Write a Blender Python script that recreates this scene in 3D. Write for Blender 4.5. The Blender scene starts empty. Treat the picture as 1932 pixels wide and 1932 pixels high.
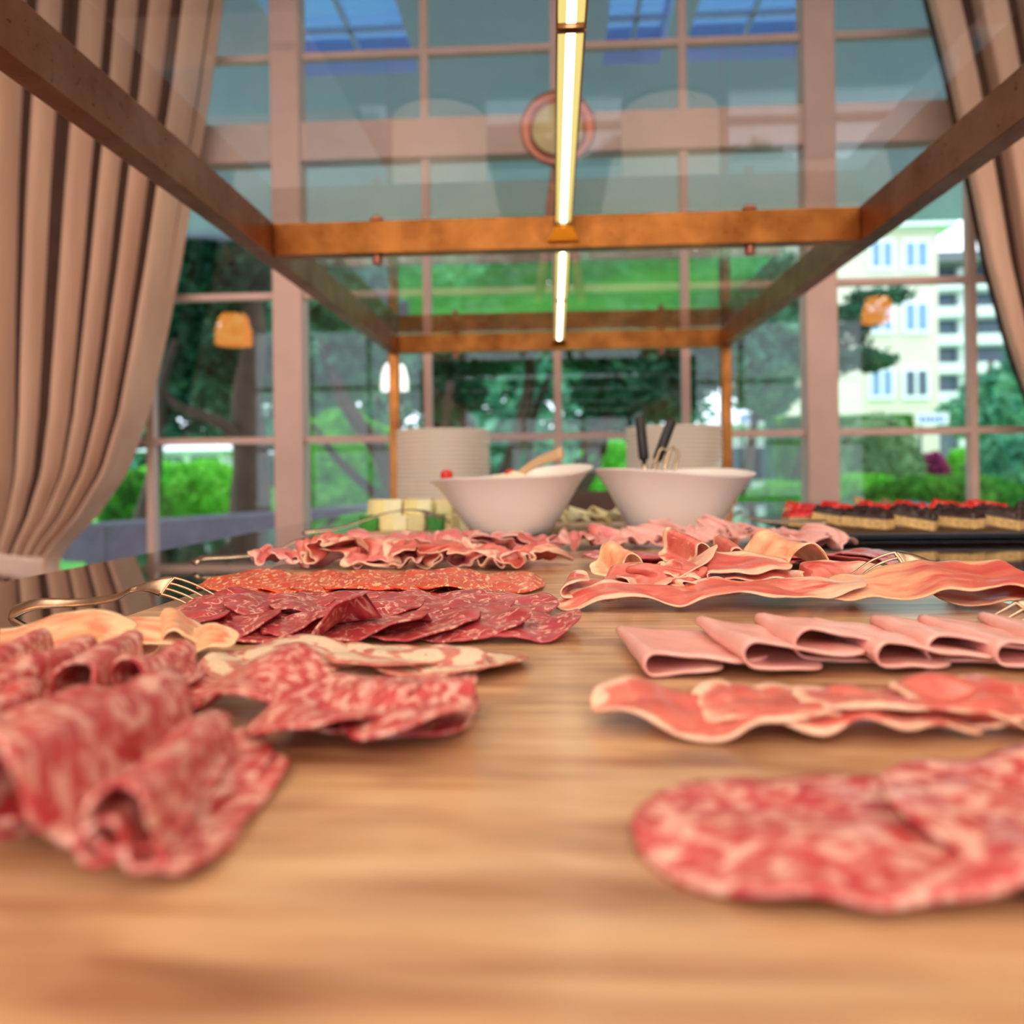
import bpy, bmesh, math, random
from mathutils import Vector, Matrix, noise
C = bpy.context.scene
COL = C.collection
PI = math.pi
EYE = 1.035; BOARD = EYE-.12; GRAN = EYE-.135
F = 1500.0; CX, CY = 966.0, 894.0
YAW = math.atan(79/F); ROLL = .012
# ---------------------------------------------------------------- camera frame
fw = Vector((-math.sin(YAW), math.cos(YAW), 0)); r0 = Vector((math.cos(YAW), math.sin(YAW), 0)); u0 = Vector((0, 0, 1))
rt = r0*math.cos(ROLL) - u0*math.sin(ROLL); up = u0*math.cos(ROLL) + r0*math.sin(ROLL)
EYEV = Vector((0, 0, EYE))
def ray(px, py): return fw + rt*((px-CX)/F) + up*((CY-py)/F)
def atz(px, py, z):                       # world point seen at a pixel, on the level z
    d = ray(px, py); return EYEV + d*((z-EYE)/d.z)
def aty(px, py, y):                       # world point seen at a pixel, on the plane Y = y
    d = ray(px, py); return EYEV + d*(y/d.y)
def bp(px, py): return atz(px, py, BOARD)
cam = bpy.data.cameras.new('camera'); camo = bpy.data.objects.new('camera', cam); COL.objects.link(camo)
M = Matrix.Identity(4)
for i, v in enumerate((rt, up, -fw)):
    for j in range(3): M[j][i] = v[j]
M.translation = EYEV
camo.matrix_world = M
cam.sensor_width = 36; cam.lens = F/1932*36; cam.shift_x = 0; cam.shift_y = -(966-CY)/1932
cam.clip_start = .01; cam.clip_end = 300
cam.dof.use_dof = True; cam.dof.focus_distance = .72; cam.dof.aperture_fstop = 4.0
C.camera = camo
C.view_settings.view_transform = 'Standard'; C.view_settings.look = 'None'; C.view_settings.gamma = 1
C.view_settings.exposure = -0.28
# ---------------------------------------------------------------- materials
def lin(c):
    if isinstance(c, (int, float)): c = (c, c, c)
    return tuple((x/12.92 if x <= .04045 else ((x+.055)/1.055)**2.4) for x in [k/255 for k in c]) + (1,)
class N:
    def __init__(s, name):
        s.m = bpy.data.materials.new(name); s.m.use_nodes = True; s.t = s.m.node_tree; s.t.nodes.clear()
        s.out = s.n('ShaderNodeOutputMaterial')
    def n(s, typ, ins=None, **kw):
        o = s.t.nodes.new(typ)
        for k, v in kw.items(): setattr(o, k, v)
        if ins:
            for k, v in ins.items():
                if hasattr(v, 'links') or isinstance(v, bpy.types.NodeSocket): s.t.links.new(v, o.inputs[k])
                else: o.inputs[k].default_value = v
        return o
    def noise(s, vec, scale, detail=3, rough=.5, dist=0):
        return s.n('ShaderNodeTexNoise', {'Vector': vec, 'Scale': scale, 'Detail': detail, 'Roughness': rough, 'Distortion': dist}).outputs['Fac']
    def ramp(s, fac, stops):
        r = s.n('ShaderNodeValToRGB', {'Fac': fac}); e = r.color_ramp.elements
        while len(e) < len(stops): e.new(.5)
        for q, (p, c) in zip(e, stops): q.position = p; q.color = c if len(c) == 4 else lin(c)
        return r.outputs['Color']
    def mix(s, fac, a, b, mode='MIX'):
        o = s.n('ShaderNodeMix', data_type='RGBA', blend_type=mode)
        for k, v in ((0, fac), (6, a), (7, b)):
            if isinstance(v, bpy.types.NodeSocket): s.t.links.new(v, o.inputs[k])
            else: o.inputs[k].default_value = v
        return o.outputs[2]
    def math(s, op, a, b=0.0, clamp=False):
        o = s.n('ShaderNodeMath', operation=op, use_clamp=clamp)
        for k, v in ((0, a), (1, b)):
            if isinstance(v, bpy.types.NodeSocket): s.t.links.new(v, o.inputs[k])
            else: o.inputs[k].default_value = v
        return o.outputs[0]
    def mapr(s, v, a, b, c=0.0, d=1.0):
        return s.n('ShaderNodeMapRange', {'Value': v, 'From Min': a, 'From Max': b, 'To Min': c, 'To Max': d}).outputs[0]
    def scale(s, vec, sc):
        return s.n('ShaderNodeMapping', {'Vector': vec, 'Scale': sc}).outputs[0]
    def coord(s, k): return s.n('ShaderNodeTexCoord').outputs[k]
    def bump(s, h, st=.3, d=.002): return s.n('ShaderNodeBump', {'Height': h, 'Strength': st, 'Distance': d}).outputs[0]
    def bsdf(s, **kw):
        b = s.n('ShaderNodeBsdfPrincipled', {k.replace('_', ' '): v for k, v in kw.items()})
        s.t.links.new(b.outputs[0], s.out.inputs[0]); return b
def plain(name, c, rough=.5, metal=0.0, var=.08, sc=8, **kw):
    n = N(name); co = n.coord('Object'); f = n.noise(co, sc)
    c = lin(c); d = tuple(x*(1-var*2) for x in c[:3])+(1,); l = tuple(min(1, x*(1+var)) for x in c[:3])+(1,)
    n.bsdf(Base_Color=n.ramp(f, [(.3, d), (.7, l)]), Roughness=rough, Metallic=metal, **kw); return n.m
def emis(name, c, st):
    n = N(name); e = n.n('ShaderNodeEmission', {'Color': lin(c), 'Strength': st}); n.t.links.new(e.outputs[0], n.out.inputs[0]); return n.m
def thin_glass(name, tint, k):
    n = N(name); ge = n.n('ShaderNodeNewGeometry')
    cs = n.math('ABSOLUTE', n.n('ShaderNodeVectorMath', {0: ge.outputs['Incoming'], 1: ge.outputs['Normal']}, operation='DOT_PRODUCT').outputs['Value'])
    f5 = n.math('POWER', n.math('SUBTRACT', 1.0, cs, True), 5.0)
    f = n.math('MULTIPLY', n.math('ADD', .04, n.math('MULTIPLY', f5, .96)), k, True)
    t = n.n('ShaderNodeBsdfTransparent', {'Color': lin(tint)}); g = n.n('ShaderNodeBsdfGlossy', {'Roughness': 0.0, 'Color': (1, 1, 1, 1)})
    mx = n.n('ShaderNodeMixShader', {0: f, 1: t.outputs[0], 2: g.outputs[0]})
    n.t.links.new(mx.outputs[0], n.out.inputs[0]); return n.m
MT = {}
def wood_board():
    n = N('board_wood'); co = n.coord('Object')
    a = n.noise(n.scale(co, (1.6, 26, 4)), 3, 6, .6, .6); b = n.noise(n.scale(co, (1.2, 5, 1)), 3.2, 3, .5, 1.2)
    c = n.noise(n.scale(co, (8, 160, 8)), 4, 3)
    col = n.ramp(a, [(.3, (162, 114, 82)), (.5, (196, 156, 116)), (.7, (210, 176, 136))])
    dk = n.ramp(b, [(.34, (150, 104, 92)), (.5, (255, 255, 255))])
    col = n.mix(.7, col, dk, 'MULTIPLY')
    col = n.mix(n.mapr(c, .55, .75, 0, .35), col, lin((150, 95, 60)))
    n.bsdf(Base_Color=col, Roughness=n.mapr(a, .2, .8, .36, .26), Normal=n.bump(c, .15, .0006), Coat_Weight=.4, Coat_Roughness=.22); return n.m
MT['board'] = wood_board()
def granite():
    n = N('dark_granite'); co = n.coord('Object'); a = n.noise(co, 90, 4); b = n.noise(co, 6, 3)
    col = n.mix(n.mapr(a, .5, .72), lin((26, 17, 14)), lin((60, 40, 34)))
    n.bsdf(Base_Color=n.mix(n.mapr(b, .4, .7, 0, .4), col, lin((70, 42, 32))), Roughness=.05, IOR=1.7, Coat_Weight=.6, Coat_Roughness=.03); return n.m
MT['granite'] = granite()
def brass(name, a, b, rough):
    n = N(name); co = n.coord('Object'); f = n.noise(co, 9, 4, .6); g = n.noise(n.scale(co, (3, 3, 3)), 30, 2); h = n.noise(co, 220, 2)
    col = n.ramp(f, [(.3, b), (.6, a)]); col = n.mix(n.mapr(g, .66, .74, 0, .7), col, lin((70, 34, 16)))
    n.bsdf(Base_Color=col, Metallic=1.0, Roughness=n.mapr(f, .3, .7, rough+.1, rough), Normal=n.bump(h, .08, .0005)); return n.m
MT['brass'] = brass('aged_copper_brass', (168, 108, 56), (128, 76, 36), .3)
MT['rail'] = brass('bronze_rail', (176, 128, 100), (150, 100, 74), .38)
MT['gold'] = plain('polished_brass', (226, 170, 50), .15, 1.0)
MT['steel'] = plain('worn_silver', (205, 180, 155), .22, 1.0, .15, 60)
MT['porcelain'] = plain('white_porcelain', (250, 238, 232), .3, 0, .02, Coat_Weight=.3)
MT['porc_cream'] = plain('cream_porcelain', (252, 238, 222), .35, 0, .02)
MT['slate'] = plain('black_slate', (26, 20, 20), .3)
MT['frame'] = plain('window_frame_paint', (212, 180, 170), .5, 0, .03)
MT['wall'] = plain('wall_paint', (205, 178, 160), .8)
MT['ceil'] = plain('ceiling_paint', (222, 214, 204), .85)
MT['floor'] = plain('floor_wood', (120, 84, 60), .35)
MT['cab'] = plain('counter_wood', (80, 52, 38), .5)
MT['glass'] = thin_glass('window_glass', (246, 252, 252), 1.3)
MT['roofglass'] = thin_glass('blue_roof_glass', (72, 104, 138), 1.0)
MT['cglass'] = thin_glass('canopy_glass', (236, 246, 250), 1.8)
MT['gedge'] = plain('glass_edge_green', (150, 200, 190), .1)
MT['led'] = emis('led_diffuser', (255, 232, 140), 1.15)
MT['ledline'] = emis('led_line', (255, 250, 225), 10)
MT['panel'] = emis('ceiling_panel_light', (255, 226, 200), 4.3)
MT['spot'] = emis('spotlight_glow', (255, 240, 230), 60)
MT['linear'] = emis('fill_lamp_glow', (255, 218, 184), 20)
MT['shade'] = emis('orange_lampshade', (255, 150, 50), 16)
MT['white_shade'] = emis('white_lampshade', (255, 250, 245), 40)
MT['khaki'] = plain('khaki_lens', (190, 168, 118), .5)
MT['black'] = plain('black_plastic', (22, 20, 22), .35)
MT['wood'] = plain('pale_wood', (196, 160, 120), .5)
MT['dwood'] = plain('brown_wood', (150, 110, 96), .5)
MT['copper'] = plain('copper', (190, 120, 100), .35, .6)
MT['soffit'] = plain('grey_soffit', (216, 222, 250), .9, 0, .04, 1)
MT['stone'] = plain('grey_stone', (150, 140, 158), .85)
MT['paving'] = plain('grey_paving', (170, 178, 184), .8)
MT['bark'] = plain('brown_bark', (96, 74, 62), .9, 0, .2, 3)
MT['cream_wall'] = plain('cream_render', (216, 204, 190), .9, 0, .02, .3)
MT['white_wall'] = plain('white_render', (226, 230, 232), .9, 0, .02, .3)
MT['white_frame'] = plain('white_window_frame', (240, 242, 250), .6, 0, .02)
MT['pane'] = plain('blue_window_pane', (120, 150, 190), .15)
MT['dpane'] = plain('dark_window_pane', (60, 84, 104), .15)
MT['roofgrey'] = plain('grey_roof', (110, 112, 118), .8)
MT['blue'] = plain('blue_paint', (40, 90, 200), .5)
def leafm(name, a, b, c):
    n = N(name); co = n.coord('Object'); f = n.noise(co, 2.2, 4, .7)
    col = n.ramp(f, [(.3, a), (.5, b), (.7, c)])
    d = n.n('ShaderNodeBsdfDiffuse', {'Color': col}); t = n.n('ShaderNodeBsdfTranslucent', {'Color': col})
    mx = n.n('ShaderNodeMixShader', {0: .35, 1: d.outputs[0], 2: t.outputs[0]}); n.t.links.new(mx.outputs[0], n.out.inputs[0]); return n.m
MT['leaf_dark'] = leafm('dark_leaves', (30, 62, 52), (52, 104, 84), (86, 140, 100))
MT['leaf_mid'] = leafm('green_leaves', (50, 110, 50), (84, 160, 62), (130, 200, 80))
MT['leaf_lime'] = leafm('lime_leaves', (70, 170, 50), (110, 205, 70), (160, 228, 100))
MT['leaf_teal'] = leafm('teal_leaves', (50, 110, 100), (90, 160, 130), (140, 196, 150))
MT['leaf_plum'] = leafm('plum_leaves', (110, 40, 80), (160, 60, 110), (180, 90, 130))
MT['leaf_pale'] = leafm('pale_leaves', (90, 130, 90), (140, 176, 130), (180, 200, 160))
def lawn():
    n = N('lawn_grass'); co = n.coord('Object'); f = n.noise(co, .6, 5, .6); n.bsdf(Base_Color=n.ramp(f, [(.3, (50, 130, 40)), (.6, (90, 200, 60)), (.8, (140, 220, 90))]), Roughness=.9); return n.m
MT['lawn'] = lawn()
def curtain_mat():
    n = N('curtain_cloth'); co = n.coord('Object'); f = n.noise(n.scale(co, (1, 1, 1)), 260, 2); g = n.noise(n.scale(co, (6, 6, .6)), 2, 2)
    col = n.ramp(g, [(.3, (206, 168, 146)), (.7, (222, 186, 160))])
    n.bsdf(Base_Color=col, Roughness=.9, Sheen_Weight=.2, Normal=n.bump(f, .2, .001)); return n.m
MT['curtain'] = curtain_mat()
MT['fold_shade'] = plain('dark_fold_shade', (70, 46, 38), .9)  # dark brown that stands in for shade between curtain folds
MT['tie'] = plain('curtain_tieback', (222, 196, 184), .8)
# ---- meat; UV is the flat slice, -1..1
def meat(name, lean, lean2, fat, kind, scale=1.0, rough=.3):
    n = N(name); uv = n.coord('UV'); oi = n.n('ShaderNodeObjectInfo').outputs['Random']
    off = n.n('ShaderNodeCombineXYZ', {'X': n.math('MULTIPLY', oi, 37), 'Y': n.math('MULTIPLY', oi, 91), 'Z': 0.0}).outputs[0]
    p = n.n('ShaderNodeVectorMath', {0: uv, 1: off}, operation='ADD').outputs[0]
    r = n.n('ShaderNodeVectorMath', {0: uv}, operation='LENGTH').outputs['Value']
    w = n.noise(p, 2.5*scale, 3); base = n.mix(n.mapr(w, .35, .65), lin(lean), lin(lean2))
    fine = n.noise(p, 14*scale, 4, .65)
    wob = n.math('ADD', r, n.mapr(n.noise(p, 3, 3), .3, .7, -.12, .12))
    kl = kind == 'proscl'; kind = 'prosc' if kl else kind
    if kind == 'salami':
        v = n.noise(p, 6.2*scale, 3, .6, .6)
        f = n.mapr(v, .47, .60); 
    elif kind == 'spicy':
        v = n.noise(n.scale(p, (1, 2.0, 1)), 5.5*scale, 3, .6, .8); f = n.mapr(v, .55, .59)
    elif kind == 'coppa':
        v = n.n('ShaderNodeTexVoronoi', {'Vector': n.n('ShaderNodeVectorMath', {0: p, 1: n.n('ShaderNodeTexNoise', {'Vector': p, 'Scale': 3.0}).outputs['Color']}, operation='ADD').outputs[0], 'Scale': 1.8*scale}, feature='DISTANCE_TO_EDGE').outputs['Distance']
        f = n.math('MULTIPLY', n.mapr(v, .07, .02), n.mapr(n.noise(p, 6, 3), .38, .55)); f = n.math('MAXIMUM', f, n.mapr(fine, .70, .78, 0, .7))
    elif kind == 'pancetta':
        v = n.math('SINE', n.math('ADD', n.math('MULTIPLY', r, 11), n.mapr(n.noise(p, 2.2, 3), 0, 1, -5, 5))); f = n.mapr(v, -.75, -.1)
    elif kind == 'prosc':
        v = n.noise(n.scale(p, (.6, 2.0, 1)), 3*scale, 3, .6, 1.2); f = n.math('MAXIMUM', n.mapr(v, .60, .78, 0, .55), n.mapr(wob, .90, 1.0, 0, .95))
        sep = n.n('ShaderNodeSeparateXYZ', {0: uv}); f = n.math('MAXIMUM', f, n.mapr(n.math('ADD', n.math('MULTIPLY', sep.outputs[1], -1.0 if kl else 1.0), n.mapr(w, .3, .7, -.25, .25)), .1 if kl else .55, .5 if kl else .8, 0, .8))
    else:
        f = n.math('MAXIMUM', n.mapr(fine, .55, .75, 0, .35), n.mapr(wob, .98, 1.05, 0, .5))
    col = n.mix(f, base, lin(fat)); col = n.mix(n.mapr(fine, .4, .6, 0, .22), col, lin(lean2))
    n.bsdf(Base_Color=col, Roughness=rough, Subsurface_Weight=.12, Subsurface_Radius=(.01, .004, .003), Subsurface_Scale=.4, Coat_Weight=.35, Coat_Roughness=.18,
           Normal=n.bump(fine, .35, .0012)); return n.m
MT['salami'] = meat('salami_meat', (174, 46, 54), (198, 80, 80), (232, 182, 166), 'salami', 1.0, .32)
MT['spicy'] = meat('spicy_salami_meat', (196, 50, 34), (224, 86, 44), (244, 202, 150), 'spicy', 1.0, .3)
MT['coppa'] = meat('coppa_meat', (160, 44, 54), (190, 74, 78), (234, 178, 158), 'coppa', 1.0, .28)
MT['pancetta'] = meat('pancetta_meat', (200, 100, 92), (218, 148, 130), (236, 214, 184), 'pancetta', 1.0, .35)
MT['prosc'] = meat('prosciutto_meat', (198, 78, 72), (216, 118, 100), (242, 202, 172), 'prosc', 1.0, .3)
MT['proscl'] = meat('prosciutto_meat_pale_left', (198, 74, 68), (214, 112, 92), (240, 190, 150), 'proscl', 1.0, .3)
MT['fatty'] = meat('fatty_prosciutto_meat', (226, 128, 96), (242, 190, 146), (250, 214, 172), 'prosc', .8, .3)
MT['ham'] = meat('cooked_ham_meat', (234, 166, 158), (240, 180, 170), (246, 202, 190), 'ham', 1.0, .33)
MT['redham'] = meat('red_ham_meat', (214, 100, 104), (228, 134, 128), (242, 190, 176), 'prosc', 1.0, .3)
MT['bresaola'] = meat('bresaola_meat', (172, 56, 66), (200, 92, 98), (226, 150, 150), 'coppa', .6, .26)
# ---------------------------------------------------------------- object helpers
def tag(o, label, cat, group=None, kind=None):
    if label: o['label'] = label
    if cat: o['category'] = cat
    if group: o['group'] = group
    if kind: o['kind'] = kind
    return o
def empty(name, loc, label=None, cat=None, group=None, rz=0):
    o = bpy.data.objects.new(name, None); COL.objects.link(o); o.location = loc; o.rotation_euler = (0, 0, rz); o.empty_display_size = .02
    return tag(o, label, cat, group)
class MB:
    def __init__(s): s.v = []; s.f = []
    def add(s, vs, fs):
        k = len(s.v); s.v += [tuple(v) for v in vs]; s.f += [tuple(i+k for i in f) for f in fs]; return s
    def box(s, lo, hi, rz=0, c=None):
        x0, y0, z0 = lo; x1, y1, z1 = hi
        vs = [Vector(p) for p in ((x0,y0,z0),(x1,y0,z0),(x1,y1,z0),(x0,y1,z0),(x0,y0,z1),(x1,y0,z1),(x1,y1,z1),(x0,y1,z1))]
        if rz:
            cc = Vector(c) if c else Vector(((x0+x1)/2, (y0+y1)/2, 0)); R = Matrix.Rotation(rz, 3, 'Z'); vs = [R @ (v-cc)+cc for v in vs]
        return s.add(vs, [(0,3,2,1),(4,5,6,7),(0,1,5,4),(1,2,6,5),(2,3,7,6),(3,0,4,7)])
    def tube(s, pts, rad, n=10, flat=1.0, side=None, cap=True):
        pts = [Vector(p) for p in pts]; rad = [rad]*len(pts) if isinstance(rad, (int, float)) else rad
        rings = []
        for i, p in enumerate(pts):
            d = (pts[min(i+1, len(pts)-1)]-pts[max(i-1, 0)]).normalized()
            a = side.copy() if side else (Vector((0, 0, 1)) if abs(d.z) < .9 else Vector((1, 0, 0)))
            a = (a-d*a.dot(d)).normalized(); b = d.cross(a)
            fl = flat[i] if isinstance(flat, (list, tuple)) else flat
            rings.append([p+a*math.cos(2*PI*k/n)*rad[i]+b*math.sin(2*PI*k/n)*rad[i]*fl for k in range(n)])
        vs = [v for r in rings for v in r]; fs = []
        for i in range(len(pts)-1):
            for k in range(n): fs.append((i*n+k, i*n+(k+1) % n, (i+1)*n+(k+1) % n, (i+1)*n+k))
        if cap: fs += [tuple(range(n-1, -1, -1)), tuple(range((len(pts)-1)*n, len(pts)*n))]
        return s.add(vs, fs)
    def lathe(s, prof, c=(0, 0, 0), n=40):
        vs = []; fs = []
        for r, z in prof: vs += [(c[0]+r*math.cos(2*PI*k/n), c[1]+r*math.sin(2*PI*k/n), c[2]+z) for k in range(n)]
        for i in range(len(prof)-1):
            for k in range(n): fs.append((i*n+k, i*n+(k+1) % n, (i+1)*n+(k+1) % n, (i+1)*n+k))
        if prof[0][0] > 1e-6: fs.append(tuple(range(n-1, -1, -1)))
        if prof[-1][0] > 1e-6: fs.append(tuple(range((len(prof)-1)*n, len(prof)*n)))
        return s.add(vs, fs)
    def build(s, name, mat, parent=None, smooth=False, bevel=0, loc=None):
        me = bpy.data.meshes.new(name); L = Vector(loc) if loc else Vector((0, 0, 0))
        me.from_pydata([tuple(Vector(v)-L) for v in s.v], [], s.f); me.validate(); me.materials.append(MT[mat] if isinstance(mat, str) else mat)
        if smooth: me.shade_smooth()
        o = bpy.data.objects.new(name, me); COL.objects.link(o)
        if loc: o.location = L
        if parent: o.parent = parent
        if bevel:
            m = o.modifiers.new('b', 'BEVEL'); m.width = bevel; m.segments = 3; m.limit_method = 'ANGLE'
        return o
def struct(o): o['kind'] = 'structure'; return o
def box(name, lo, hi, mat, parent=None, bevel=0, rz=0):
    return MB().box(lo, hi, rz).build(name, mat, parent, bevel=bevel)
def catmull(pts, k=6):
    P = [Vector(p) for p in pts]; P = [P[0]*2-P[1]]+P+[P[-1]*2-P[-2]]; out = []
    for i in range(1, len(P)-2):
        for j in range(k):
            t = j/k; a, b, c, d = P[i-1:i+3]
            out.append(.5*((2*b)+(c-a)*t+(2*a-5*b+4*c-d)*t*t+(3*b-a-3*c+d)*t**3))
    out.append(P[-2]); return out
ORD = ['first','second','third','fourth','fifth','sixth','seventh','eighth','ninth','tenth','eleventh','twelfth','thirteenth','fourteenth','fifteenth','sixteenth','seventeenth','eighteenth','nineteenth','twentieth','twenty-first','twenty-second']
def nth(i, n, a='left', z='right'):
    if i == 0: return a+'most'
    if i == n-1: return z+'most'
    return ORD[i]+' from the '+a
# ================================================================ THE ROOM
WY = 3.8
RX0, RX1, RY0, CEIL = -5.4, 5.6, -4.2, 3.62
def zat(px, py): return aty(px, py, WY).z
def xat(px, py=850): return aty(px, py, WY).x
struct(box('floor', (RX0, RY0, -.06), (RX1, WY+.2, 0), 'floor'))
struct(box('ceiling', (RX0, RY0, CEIL), (RX1, WY+.2, CEIL+.1), 'ceil'))
struct(box('wall_left', (RX0-.15, RY0, 0), (RX0, WY+.2, CEIL), 'wall'))
struct(box('wall_right', (RX1, RY0, 0), (RX1+.15, WY+.2, CEIL), 'wall'))
bw = ((-4.6, -1.9), (-1.35, 1.35), (1.9, 4.6)); w = MB(); xs = [RX0]+[x for q in bw for x in q]+[RX1]
for k in range(0, 8, 2): w.box((xs[k], RY0-.15, 0), (xs[k+1], RY0, CEIL))
for a, b in bw: w.box((a, RY0-.15, 0), (b, RY0, .5)).box((a, RY0-.15, 3.3), (b, RY0, CEIL))
struct(w.build('wall_back', 'wall'))
for k, (a, b) in enumerate(bw):
    wn = struct(empty('window_%d' % (k+2), ((a+b)/2, RY0-.1, .5))); h = (b-a)/2; m = MB()
    for x in (-h, -h/3, h/3, h): m.box((x-.03, -.03, 0), (x+.03, .03, 2.8))
    for z in (.03, .95, 1.87, 2.77): m.box((-h, -.025, z-.03), (h, .025, z+.03))
    m.build('window_frame', 'frame', wn); MB().add([(-h, 0, 0), (h, 0, 0), (h, 0, 2.8), (-h, 0, 2.8)], [(0, 1, 2, 3)]).build('pane', 'glass', wn)
WX0, WX1, WZ0, WZ1 = -3.1, 3.3, .14, 3.5
w = MB().box((RX0, WY, 0), (WX0, WY+.2, CEIL)).box((WX1, WY, 0), (RX1, WY+.2, CEIL)).box((WX0, WY, 0), (WX1, WY+.2, WZ0)).box((WX0, WY, WZ1), (WX1, WY+.2, CEIL))
struct(w.build('wall_front', 'wall'))
win = struct(empty('window_1', (0, WY, 0)))
def wpart(name, lo, hi, mat='frame'): 
    o = MB().box(lo, hi).build(name, mat, None, bevel=.006, loc=(0, WY, 0)); o.location = (0, 0, 0); o.parent = win; return o
thick = [xat(541, 600), xat(1552, 600)]
thin = [xat(275, 800), xat(804, 700), xat(1052, 700), xat(1297, 700), xat(1845, 700)]
thin += [thin[0]-.72, thin[-1]+.72]
for x in thick: wpart('mullion', (x-.072, WY+.0, WZ0), (x+.072, WY+.12, WZ1))
zt = zat(1050, 248)
xs = [WX0]+thick+[WX1]
for a, b in zip(xs[:-1], xs[1:]):
    lo = a+(.072 if a in thick else 0); hi = b-(.072 if b in thick else 0)
    wpart('transom', (lo, WY+.01, zt-.095), (hi, WY+.11, zt+.095))
tz = [zat(1050, 822), zat(1050, 541), zat(1050, 78), zat(1050, 822)-.72]
m = MB()
for z in tz: m.box((WX0, WY+.04, z-.016), (WX1, WY+.08, z+.016))
for x in thin: m.box((x-.018, WY+.035, WZ0), (x+.018, WY+.085, WZ1))
o = m.build('muntin', 'frame', None, loc=(0, WY, 0)); o.location = (0, 0, 0); o.parent = win
wpart('window_frame', (WX0, WY+.0, WZ0), (WX1, WY+.12, WZ0+.06)); wpart('window_frame', (WX0, WY+.0, WZ1-.06), (WX1, WY+.12, WZ1))
g = MB().add([(WX0, .06, WZ0), (WX1, .06, WZ0), (WX1, .06, WZ1), (WX0, .06, WZ1)], [(0, 1, 2, 3)]).build('pane', 'glass', win)
# ceiling lights
def clight(x, y, sx, sy, label, mat='panel'):
    t = empty('ceiling_light', (x, y, CEIL), label, 'ceiling light', 'recessed ceiling lights')
    box('light_frame', (-sx-.03, -sy-.03, -.03), (sx+.03, sy+.03, 0), 'ceil', t)
    MB().box((-sx, -sy, -.036), (sx, sy, -.0305)).build('diffuser', mat, t)
clight(-1.75, -.1, 1.25, 1.7, 'large glowing ceiling panel left of the buffet')
clight(1.75, -.1, 1.25, 1.7, 'large glowing ceiling panel right of the buffet')
for k, (x, y, w_) in enumerate(((-2.2, 1.7, 'left of the canopy'), (-.9, 1.5, 'over the left half of the canopy'), (.9, 1.5, 'over the right half of the canopy'), (2.2, 1.7, 'right of the canopy'), (0, -3.0, 'at the back of the room'))):
    t = empty('ceiling_spotlight', (x, y, CEIL), 'small round white ceiling spotlight '+w_, 'ceiling light', 'small round ceiling spotlights')
    MB().lathe([(.075, -.012), (.075, 0)], n=28).build('spotlight_rim', 'brass', t); MB().lathe([(.05, -.016), (.05, -.0125)], n=28).build('spotlight_lens', 'spot', t)
t = empty('added_fill_lamp', (.0, -2.0, 2.66), 'long warm fill lamp added unseen behind the near end of the buffet', 'lamp')  # unseen lamp added to brighten bowls and plates from the front
box('lamp_shade', (-1.75, -.06, -.10), (1.75, .06, .10), 'linear', t, .01)
for x in (-1.5, 1.5): MB().tube([(x, 0, .1), (x, 0, CEIL-2.66)], .006, 6).build('cord', 'black', t)
# pendant lamps, seen mirrored in the window panes
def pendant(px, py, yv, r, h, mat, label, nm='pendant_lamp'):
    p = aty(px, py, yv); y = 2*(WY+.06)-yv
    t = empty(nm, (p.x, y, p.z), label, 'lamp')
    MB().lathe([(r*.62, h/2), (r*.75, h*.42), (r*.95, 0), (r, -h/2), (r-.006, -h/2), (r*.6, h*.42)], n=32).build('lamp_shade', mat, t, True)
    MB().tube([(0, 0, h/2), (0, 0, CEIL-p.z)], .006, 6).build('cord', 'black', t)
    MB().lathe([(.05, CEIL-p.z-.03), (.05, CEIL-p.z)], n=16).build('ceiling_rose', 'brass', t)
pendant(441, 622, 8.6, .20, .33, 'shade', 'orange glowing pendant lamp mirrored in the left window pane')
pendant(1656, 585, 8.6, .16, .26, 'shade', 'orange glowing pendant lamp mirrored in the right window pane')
pendant(744, 712, 8.6, .15, .28, 'white_shade', 'bright white pendant lantern mirrored beside the left brass post')
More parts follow.
